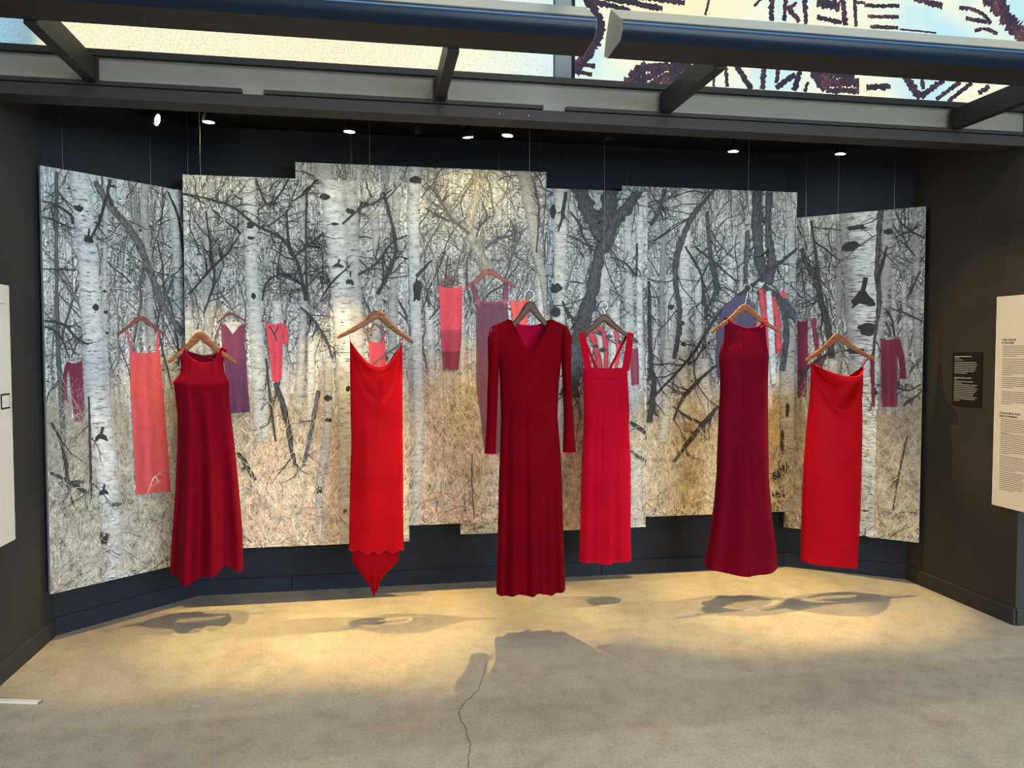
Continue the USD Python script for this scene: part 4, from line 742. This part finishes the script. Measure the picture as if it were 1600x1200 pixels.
# 2: scarlet satin dress with cowl neck, thin straps and a handkerchief underskirt
f2 = frame_at(588, 4.70, 3)
hanger(f2, (527, 524), (590, 485), (645, 532), 'reddish wooden hanger holding the scarlet cowl neck dress with pointed hem', -10, 26)
t = dress(f2, 'scarlet satin slip dress with cowl neck and pointed chiffon underskirt')
L2 = [(547, 530), (547, 580), (547.5, 640), (549, 690), (547, 740), (546, 800), (545, 870)]
R2 = [(628, 530), (629, 560), (629, 640), (629.5, 690), (630, 740), (630, 800), (631, 870)]
dep2 = [(530, .01), (575, .045), (640, .075), (740, .085), (860, .07)]
def fold2(u, v, y):
    d = .050 * (1 - u ** 2) * np.exp(-((v - .015) / .045) ** 2)
    for c0, amp, sg in ((.125, .016, .028), (.21, .010, .035)): d = d + amp * np.clip(1 - u ** 2, 0, 1) * np.exp(-((v - c0 + .11 * u ** 2) / sg) ** 2)
    d = d + .010 * np.exp(-((u - .25 + .9 * (v - .08)) / .10) ** 2) * np.exp(-((v - .12) / .12) ** 2)
    return d + .016 * np.clip(v - .2, 0, 1) * np.cos(5.5 * u + .8 + v) + .010 * np.exp(-((u + .45) / .16) ** 2) * np.exp(-((v - .48) / .22) ** 2)
top2 = [(548, 535), (564, 557), (578, 570), (591, 574), (605, 569), (618, 555), (628, 538)]
wave2 = lambda s: 2.6 * np.sin(s * 26) * np.sin(np.pi * s) ** .3
fr2 = sheet(f2, L2, R2, top2, [(545, 857), (588, 858), (631, 857)], dep2, -1, fold2, hemwave=wave2)
bk2 = sheet(f2, L2, R2, [(548, 535), (588, 582), (628, 538)], [(545, 856), (588, 857), (631, 856)], dep2, 1, lambda u, v, y: .014 * v * np.cos(6 * u))
obj('front_panel', shell(fr2), SCARLET, t, smooth=True); obj('back_panel', shell(bk2), SCARLET, t, smooth=True)
hs = fr2[0][-1]; obj('hem_frill', tube(hs + np.array([0, -.004, 0]) + np.column_stack([0 * hs[:, 0], -.004 * np.sin(np.linspace(0, 40, len(hs))), 0 * hs[:, 0]]), .0035, 6), TRIM, t, label='wavy glossy frill along the hem')
obj('neckline_trim', tube(fr2[0][0], .0028, 6), TRIM, t)
un = sheet(f2, [(549, 845), (551, 880), (560, 895), (574, 908), (578, 935)], [(624, 845), (623, 876), (611, 890), (596, 905), (589, 935)], [(549, 848), (586, 850), (624, 848)], [(551, 878), (562, 894), (574, 908), (583, 929), (587, 926), (597, 903), (610, 889), (623, 876)], [(845, .05), (900, .03), (935, .008)], -1, lambda u, v, y: .010 * np.cos(9 * u) * v, nu=41, nv=40)
obj('underskirt', shell(un), CHIFFON, t, smooth=True, label='darker sheer pointed underskirt')
for a, b, c in (((548, 536), (544, 512), (545, 519)), ((628, 539), (629, 516), (629, 522))):
    for d in (-.010, .012): obj('strap', edge_tube(f2, [a, ((a[0] + b[0]) / 2 + .5, (a[1] + b[1]) / 2), b], [0, d, d * .6], .0016, n=16), TRIM, t)

# 3: deep red long sleeved gown with v neck
f3 = frame_at(828, 4.30, 0)
hanger(f3, (789, 517), (828, 471), (868, 518), 'dark wooden hanger inside the long sleeved gown', 0, 20, bow=0.0, wood=WOODDARK)
t = dress(f3, 'deep red velvet gown with long sleeves and v neck, longest of the hanging dresses')
L3 = [(768, 500), (768, 512), (777, 545), (780, 575), (781, 592), (783, 650), (781.5, 700), (779.5, 750), (777.5, 840), (775.5, 900), (775.5, 940)]
R3 = [(888, 500), (888, 512), (879, 545), (876, 575), (873, 600), (871, 650), (875, 700), (878, 750), (880, 840), (882.5, 900), (883, 940)]
dep3 = [(500, .014), (530, .05), (580, .075), (650, .07), (750, .09), (930, .11)]
fold3 = lambda u, v, y: .012 * np.clip((y - 600) / 300, 0, 1) * (np.cos(13 * u + .6) + .6 * np.cos(22 * u + 2 - v)) + .004 * np.exp(-(u / .05) ** 2) * np.clip(1 - v, 0, 1)
sl3 = [(769, 511), (784, 505), (797, 500), (811, 529), (827, 553), (844, 530), (858, 500), (872, 505), (887, 512)]
fr3 = sheet(f3, L3, R3, sl3, [(775.5, 927), (790, 926), (806, 921), (820, 923), (838, 920), (860, 922), (883, 919)], dep3, -1, fold3, nu=91, nv=120)
bk3 = sheet(f3, L3, R3, [(769, 511), (784, 505), (797, 500), (812, 506), (828, 508), (844, 506), (858, 500), (872, 505), (887, 512)], [(775.5, 921), (828, 917), (883, 917)], dep3, 1, fold3)
obj('front_panel', shell(fr3), DEEPRED, t, smooth=True); obj('back_panel', shell(bk3), cloth('crimson_lining', (.33, .004, .032)), t, smooth=True, label='brighter magenta inside of the back')
def sleeve(fr, cl, wd, dp):
    p = spline(np.column_stack([np.array(cl, float), np.array(wd, float), np.array(dp, float)]), 60); n = 20; th = np.arange(n) * 2 * np.pi / n; V = []
    for x, y, w, d in p: V.append(fr.p3(x + w / 2 * np.cos(th), np.full(n, y), d * np.sin(th) - .004))
    V = np.vstack(V); i, j = np.meshgrid(np.arange(59), np.arange(n), indexing='ij'); q = np.stack([i * n + j, i * n + (j + 1) % n, (i + 1) * n + (j + 1) % n, (i + 1) * n + j], -1).reshape(-1, 4)
    m = trimesh.Trimesh(V, np.vstack([q[:, [0, 1, 2]], q[:, [0, 2, 3]]]), process=False); return m
for cl, wd in (([(777, 509), (772, 524), (771, 545), (771, 575), (769.5, 610), (768.5, 650), (767, 680), (765.8, 708)], [4, 18, 18, 17, 16.5, 16, 16, 17.5]),
               ([(880, 511), (884, 525), (884, 545), (884.5, 567), (886, 610), (888, 650), (888.5, 680), (889.3, 706)], [4, 16, 16, 14.5, 13, 14.5, 17, 20.5])):
    m = sleeve(f3, cl, wd, [.012, .045, .045, .042, .038, .035, .033, .032]); obj('sleeve', m, DEEPRED, t, smooth=True)
    e = cl[-1]; th = np.linspace(0, 2 * np.pi, 25); obj('cuff', tube(f3.p3(e[0] + wd[-1] / 2 * np.cos(th), np.full(25, e[1]), .033 * np.sin(th) - .004), .0025, 6, cap=False), TRIM, t)
obj('neckline_trim', edge_tube(f3, [(797, 500), (811, 529), (827, 553), (844, 530), (858, 500)], [-.022, -.045, -.058, -.045, -.022], .0022), DEEPRED, t)
obj('shoulder_seam', edge_tube(f3, [(763, 527), (766, 514), (770, 510), (784, 504), (797, 500)], 0, .0022), DEEPRED, t); obj('shoulder_seam', edge_tube(f3, [(858, 500), (872, 504), (886, 511), (891, 522)], 0, .0022), DEEPRED, t)

# 4: cherry dress with square neck band and wide straps
f4 = frame_at(945, 4.82, 4)
hanger(f4, (893, 531), (944, 491), (995, 531), 'dark wooden hanger holding the square neck dress', 0, 20, wood=WOODDARK)
t = dress(f4, 'cherry red square neck dress with wide v shaped straps, right of the long sleeved gown')
L4 = [(911, 560), (911, 590), (912.5, 640), (912, 670), (909.5, 720), (908, 770), (907, 830), (905, 890)]
R4 = [(980, 560), (980, 590), (983, 640), (982, 665), (985, 720), (985, 770), (985, 830), (987, 890)]
dep4 = [(560, .05), (600, .07), (680, .07), (800, .085), (880, .08)]
fold4 = lambda u, v, y: .012 * np.clip(v - .05, 0, 1) * (np.cos(8 * u + 1) + .5 * np.cos(15 * u)) - .010 * np.exp(-((u + .36) / .06) ** 2) * np.clip(v * 3, 0, 1) * (1 - v * .6) - .008 * np.exp(-((u - .52) / .06) ** 2) * np.clip(v * 3, 0, 1) * (1 - v * .6)
fr4 = sheet(f4, L4, R4, [(911, 588), (945, 590), (980, 588)], [(905, 877.5), (922, 876), (938, 877), (955, 875), (972, 874), (987, 873)], dep4, -1, fold4)
bk4 = sheet(f4, L4, R4, [(911, 578), (945, 577), (980, 578)], [(905, 875), (945, 873), (987, 872)], dep4, 1, fold4)
obj('front_panel', shell(fr4), CHERRY, t, smooth=True); obj('back_panel', shell(bk4), CHERRY, t, smooth=True)
nb = sheet(f4, L4, R4, [(911, 575), (945, 575), (980, 575)], [(911, 590), (945, 591), (980, 590)], [(570, .056), (591, .074)], -1, None, nu=41, nv=8)
obj('neck_band', shell(nb), CHERRY, t, smooth=True); obj('band_edge', edge_tube(f4, [(911, 575), (925, 575), (945, 575.5), (966, 575), (980, 575)], [0, -.045, -.058, -.045, 0], .0022), TRIM, t)
def strap(fr, quad, off, m, parent, name='strap', th=.004, **kw):
    a, b, c, d = quad; n = 14; s = np.linspace(0, 1, n)[:, None]; A = np.array(a) * (1 - s) + np.array(d) * s; B = np.array(b) * (1 - s) + np.array(c) * s; o = np.linspace(*off, n)
    P = [fr.p3(q[:, 0], q[:, 1], o + e) for q in (A, B) for e in (0, -th)]; V = np.concatenate(P); F = []
    for i in range(n - 1):
        for x, y in ((0, 1), (1, 3), (3, 2), (2, 0)): F += [[x * n + i, x * n + i + 1, y * n + i + 1], [x * n + i, y * n + i + 1, y * n + i]]
    mm = trimesh.Trimesh(V, np.array(F), process=False); mm.fix_normals(); obj(name, mm, m, parent, **kw)
strap(f4, ((903, 521), (912, 519), (922, 576), (911, 580)), (-.012, -.03), CHERRY, t); strap(f4, ((980, 519), (989, 521), (980, 580), (969, 576)), (-.012, -.03), CHERRY, t)
strap(f4, ((908, 521), (912, 520), (938, 577), (934, 577)), (.012, .05), CHERRY, t, 'back_strap'); strap(f4, ((980, 520), (984, 521), (959, 577), (955, 577)), (.012, .05), CHERRY, t, 'back_strap')

# 5: wine satin gown with trumpet skirt
f5 = frame_at(1163, 4.66, 4)
hanger(f5, (1110, 515), (1164, 475), (1218, 516), 'light wooden hanger with chrome hook holding the wine trumpet gown', 4, 30)
t = dress(f5, 'dark wine satin halter gown with trumpet skirt and rounded hem')
L5 = [(1131, 492), (1132, 512), (1131, 535), (1126, 545), (1124, 558), (1126, 590), (1126, 612), (1124, 640), (1122, 700), (1121, 740), (1117, 790), (1110, 840), (1103, 880), (1101, 910)]
R5 = [(1197, 492), (1196, 512), (1197, 535), (1200, 555), (1199, 600), (1199, 640), (1199.5, 700), (1200, 750), (1205, 810), (1210, 850), (1213, 880), (1214, 910)]
dep5 = [(492, .012), (520, .04), (560, .075), (650, .07), (740, .09), (900, .13)]
fold5 = lambda u, v, y: .012 * np.clip((y - 700) / 190, 0, 1) * np.cos(5 * u + .5) + .007 * np.exp(-((u + .32 - .2 * v) / .05) ** 2) + .012 * np.clip(v, 0, 1) * np.cos(8 * u + 2)
fr5 = sheet(f5, L5, R5, [(1131, 499), (1135, 497), (1145, 506), (1160, 512), (1175, 512), (1186, 507), (1194, 497), (1197, 499)], [(1102, 887), (1112, 888.5), (1128, 890.5), (1145, 891.5), (1158, 891.5), (1172, 891), (1188, 889.5), (1203, 887), (1213, 884)], dep5, -1, fold5)
bk5 = sheet(f5, L5, R5, [(1131, 499), (1135, 497), (1148, 525), (1164, 535), (1180, 525), (1194, 497), (1197, 499)], [(1102, 886), (1158, 888), (1213, 883)], dep5, 1, fold5)
obj('front_panel', shell(fr5), WINE, t, smooth=True); obj('back_panel', shell(bk5), WINE, t, smooth=True)
obj('neckline_trim', edge_tube(f5, [(1135, 497), (1145, 506), (1160, 512), (1175, 512), (1186, 507), (1194, 497)], [-.012, -.024, -.032, -.032, -.024, -.012], .0024), TRIM, t)
obj('strap', edge_tube(f5, [(1174, 511), (1184, 502), (1194, 497), (1199, 500), (1192, 507), (1184, 512)], [-.02, .0, .01, .0, -.02, -.03], .0035, n=30), TRIM, t, label='bright red twisted strap at the shoulder')

# 6: bright red satin sheath with deep cowl
f6 = frame_at(1305, 4.66, 5)
hanger(f6, (1256, 560), (1309, 521), (1363, 558), 'brown wooden hanger holding the bright red sheath with the deep cowl', -2, 24)
t = dress(f6, 'bright red satin sheath dress with deep draped cowl, rightmost of the hanging dresses')
L6 = [(1267, 560), (1267, 590), (1266, 620), (1262, 660), (1257, 720), (1254, 790), (1252, 880), (1252, 895)]
R6 = [(1349, 560), (1348, 600), (1346, 625), (1346, 660), (1345, 720), (1343, 800), (1339, 880), (1338, 900)]
dep6 = [(560, .006), (600, .05), (650, .075), (760, .085), (890, .07)]
def fold6(u, v, y):
    sm = lambda t: np.clip(t, 0, 1) ** 2 * (3 - 2 * np.clip(t, 0, 1))
    dip = np.clip(1 - np.abs(u) ** 1.8, 0, 1); lo = .012 + .165 * np.clip(1 - np.abs(u) ** 1.7, 0, 1) ** .9; hi = .046 * dip + .004
    pouch = sm((v - hi * .6) / (hi * .5)) * (1 - sm((v - lo + .022) / .03))
    return .115 * dip * (1 - sm((v - hi * .5) / (hi * .7))) - .072 * dip * pouch + .030 * dip * np.exp(-((v - lo) / .035) ** 2) + .008 * v * np.cos(4 * u)
fr6 = sheet(f6, L6, R6, [(1267, 567), (1280, 579), (1294, 586), (1308, 588), (1322, 586), (1336, 580), (1349, 571)], [(1252, 877), (1270, 880), (1290, 881), (1315, 884), (1338, 888)], dep6, -1, fold6)
bk6 = sheet(f6, L6, R6, [(1267, 569), (1308, 600), (1349, 573)], [(1252, 875), (1295, 878), (1338, 885)], dep6, 1)
obj('front_panel', shell(fr6), BRIGHT, t, smooth=True); obj('back_panel', shell(bk6), BRIGHT, t, smooth=True)
top = fr6[0][0]; inner = fr6[0][3] ; obj('cowl_edge', tube(top, .0035, 6), TRIM, t)
obj('hem_stitching', tube(fr6[0][-4] + np.array([0, -.001, 0]), .0012, 5), TRIM, t)
for a, b in (((1267, 568), (1264, 551)), ((1349, 572), (1356, 552))):
    for d in (-.010, .012): obj('strap', edge_tube(f6, [a, ((a[0] + b[0]) / 2, (a[1] + b[1]) / 2), b], [0, d, d * .6], .0016, n=16), TRIM, t)

# ------------------------------------------------------------------ track lights
YT = 4.75
tr = thing('light_track', (0, YT, 3.05), label='black lighting track under the dark alcove ceiling', category='track')
obj('rail', box(-1.7, 3.6, -.018, .018, -.034, 0, .003), LAMPBLACK, tr); obj('end_feed', box(-1.76, -1.7, -.022, .022, -.036, 0, .004), LAMPBLACK, tr)
def track_lamp(px, aim, lit, label, power=0.0, cone=21.5):
    lens = onY(px[0], px[1], YT); aim = np.array(aim, float); aim /= np.linalg.norm(aim)
    base = lens - aim * .0828; t = thing('track_lamp', (base[0], YT, 3.016), 0, label=label, category='lamp', group='track lamps in the alcove')
    o = np.array([base[0], YT, 3.016])
    obj('track_adapter', box(-.05, .05, -.022, .022, -.042, 0, .004), LAMPBLACK, t)
    R = trimesh.geometry.align_vectors([0, 0, 1], aim); T = np.eye(4); T[:3, 3] = base - o
    def put(name, m, mm, **kw): m = m.copy(); m.vertices = m.vertices * [.9, .9, .72]; m.apply_transform(R); m.apply_transform(T); obj(name, m, mm, t, smooth=40, **kw)
    prof = [(.0, -.02), (.016, -.02), (.018, -.016)]
    for k in range(4): z = -.012 + k * .014; prof += [(.018, z), (.027, z + .001), (.027, z + .006), (.018, z + .007)]
    prof += [(.024, .048), (.030, .055), (.037, .085), (.040, .112), (.040, .118), (.036, .118), (.034, .110), (.0, .106)]
    put('lamp_housing', lathe(prof, 28), LAMPBLACK)
    put('bezel_ring', lathe([(.0365, .113), (.0415, .113), (.0415, .120), (.0365, .120), (.0365, .113)], 28), CHROME if lit else LAMPBLACK)
    put('reflector_stem', lathe([(.0, -.034), (.009, -.034), (.010, -.028), (.007, -.026), (.007, -.02), (0, -.02)], 16), CHROME)
    put('lens', lathe([(0, .1135), (.018, .1145), (.0355, .1125), (.0355, .110), (0, .108)], 24), LENS if lit else LENSOFF)
    a = np.array([0, 0, -.042]); b = base - o
    for s in (-1, 1): obj('yoke_arm', tube(spline([a + [s * .012, 0, 0], a + [s * .034, 0, -.012], b + np.array([s * .034, 0, .02]), b + np.array([s * .030, 0, 0])], 16), .0035, 6), LAMPBLACK, t)
    if lit: spot_light(str(t.GetPath()) + '/light', lens - o + aim * .02, aim, (1.0, .72, .27), power, cone, .5, .009)
LP = 95000
track_lamp((245, 187), (1.0, -.155, -.30), True, 'lit track lamp with its bright lens facing out, nearest the left wall', 110000, 10)
track_lamp((326, 190), (-.05, .0, -1), True, 'lit track lamp pointing down, second from the left wall', LP * .65)
track_lamp((546, 205), (-.05, .0, -1), True, 'lit track lamp pointing down above the satin cowl dress', LP)
track_lamp((657, 207), (.35, .30, -1), False, 'unlit black track lamp left of the pair of lit lamps')
track_lamp((731, 214), (.06, .12, -1), True, 'lit track lamp, left one of the close pair above the long sleeved gown', 2600, 76)
track_lamp((793, 211), (-.12, -.03, -1), True, 'lit track lamp tilted left, right one of the close pair above the long sleeved gown', LP)
track_lamp((952, 217), (.18, .30, -1), False, 'unlit black track lamp above the square neck dress')
track_lamp((1146, 236), (-.03, .0, -1), True, 'lit track lamp above the dark wine gown', LP)
track_lamp((1313, 240), (-.06, .0, -1), True, 'track lamp with only glints of light, nearest the right wall', LP)

# ------------------------------------------------------------------ text panels and the floor strip
def text_lines(parent, x0, z, specs, y, dirx, name='text_line'):
    for ln, (text, h, bold, m, dx, dz) in enumerate(specs):
        mesh = meshkit.text_mesh(text, h, .0006, bold); v = mesh.vertices.copy()
        mesh.vertices = np.column_stack([x0 + dx + v[:, 0], -v[:, 2] + y, z - dz + v[:, 1]]); obj(name, mesh, m, parent)
def bars(parent, x0, y, rows, m, name='text_line'):
    for (dx, dz, w, h) in rows: obj(name, box(x0 + dx, x0 + dx + w, y - .0008, y, dz - h / 2, dz + h / 2), m, parent)
rs = RS(77)
def rows_of(z, n, step, w, h, dx=0.0): return [(dx, z - i * step, w * (rs.uniform(.82, 1.0) if i < n - 1 else rs.uniform(.25, .6)), h) for i in range(n)]
# right white text panel: local x runs from its far edge towards the viewer along the wall
t = thing('text_panel', (3.655, 4.127, .684), -math.pi / 2, label='tall cream text panel standing off the right wall', category='sign', group='text panels')
obj('board', box(0, 1.0, 0, .012, 0, 1.243, .001), WHITE, t)
for z in (.3, .95): obj('standoff', trimesh.creation.cylinder(.012, .026).apply_transform(trimesh.transformations.rotation_matrix(math.pi / 2, (1, 0, 0))).apply_translation((.10, .025, z)), CHROME, t)
zz = lambda py: onX(1570, py, 3.655)[2] - .684
text_lines(t, .048, zz(532.5), [('From Sorrow', .0125, True, INK, 0, 0), ('to Strength', .0125, True, INK, 0, .0175)], 0, 1)
text_lines(t, .048, zz(647), [('Trouver de la force', .0125, True, INK, -.006, 0), ('dans la tristesse', .0125, True, INK, -.006, .0175)], 0, 1)
bars(t, .055, 0, rows_of(zz(541), 6, .0115, .20, .0035) + rows_of(zz(561), 9, .0115, .21, .0035) + rows_of(zz(590), 6, .0115, .21, .0035) + rows_of(zz(612), 7, .0115, .20, .0035)
     + rows_of(zz(655), 8, .0115, .20, .0035) + rows_of(zz(678), 11, .0115, .20, .0035) + rows_of(zz(713), 8, .0115, .20, .0035) + rows_of(zz(738), 10, .0115, .20, .0035), INKGREY)
# left white panel
t = thing('text_panel', (-1.735, 4.196, .681), math.pi / 2, label='tall white text panel at the left edge beside the left wall', category='sign', group='text panels')
obj('board', box(-1.0, 0, 0, .012, 0, 1.24, .001), WHITE, t)
for z in (.3, .95): obj('standoff', trimesh.creation.cylinder(.012, .036).apply_transform(trimesh.transformations.rotation_matrix(math.pi / 2, (1, 0, 0))).apply_translation((-.10, .030, z)), CHROME, t)
obj('rule_line', box(-.4, -.055, -.0008, 0, 1.148, 1.151), INKGREY, t)
q0, q1 = onX(1, 628, -1.735), onX(15, 628, -1.735); za, zb = onX(8, 639, -1.735)[2] - .681, onX(8, 615, -1.735)[2] - .681
obj('label_card', box(q0[1] - 4.196, q1[1] - 4.196, -.003, 0, za, zb, .0008), PLAQUE, t, label='small black edged card'); obj('card_face', box(q0[1] - 4.196 + .008, q1[1] - 4.196 - .008, -.0042, -.003, za + .008, zb - .008), WHITE, t)
# black plaque on the right wall
t = thing('plaque', (X1, 4.515, 1.255), -math.pi / 2, label='small black plaque with white text on the right wall', category='sign')
obj('board', box(0, .248, -.008, 0, 0, .344, .001), PLAQUE, t)
r_ = []
for z, n, w in ((.316, 1, .145), (.306, 1, .07), (.294, 1, .20), (.279, 7, .20), (.180, 1, .145), (.170, 1, .055), (.157, 2, .18), (.137, 10, .20)): r_ += rows_of(z, n, .0112, w, .0042)
for i in (0, 10): r_[i] = (r_[i][0], r_[i][1], .145, .006)
bars(t, .020, -.008, r_, PALEINK)
# low white strip on the floor at the left
a, b = onZ(0, 1097), onZ(62, 1099)
t = thing('floor_strip', (b[0], b[1], 0), math.atan2(b[1] - a[1], b[0] - a[0]), label='low white metal strip lying on the floor at the left', category='strip')
obj('channel', box(-.75, 0, -.016, .016, 0, .010, .002), WHITE, t); obj('end_plug', box(0, .006, -.016, .016, 0, .011, .002), GREYMETAL, t)
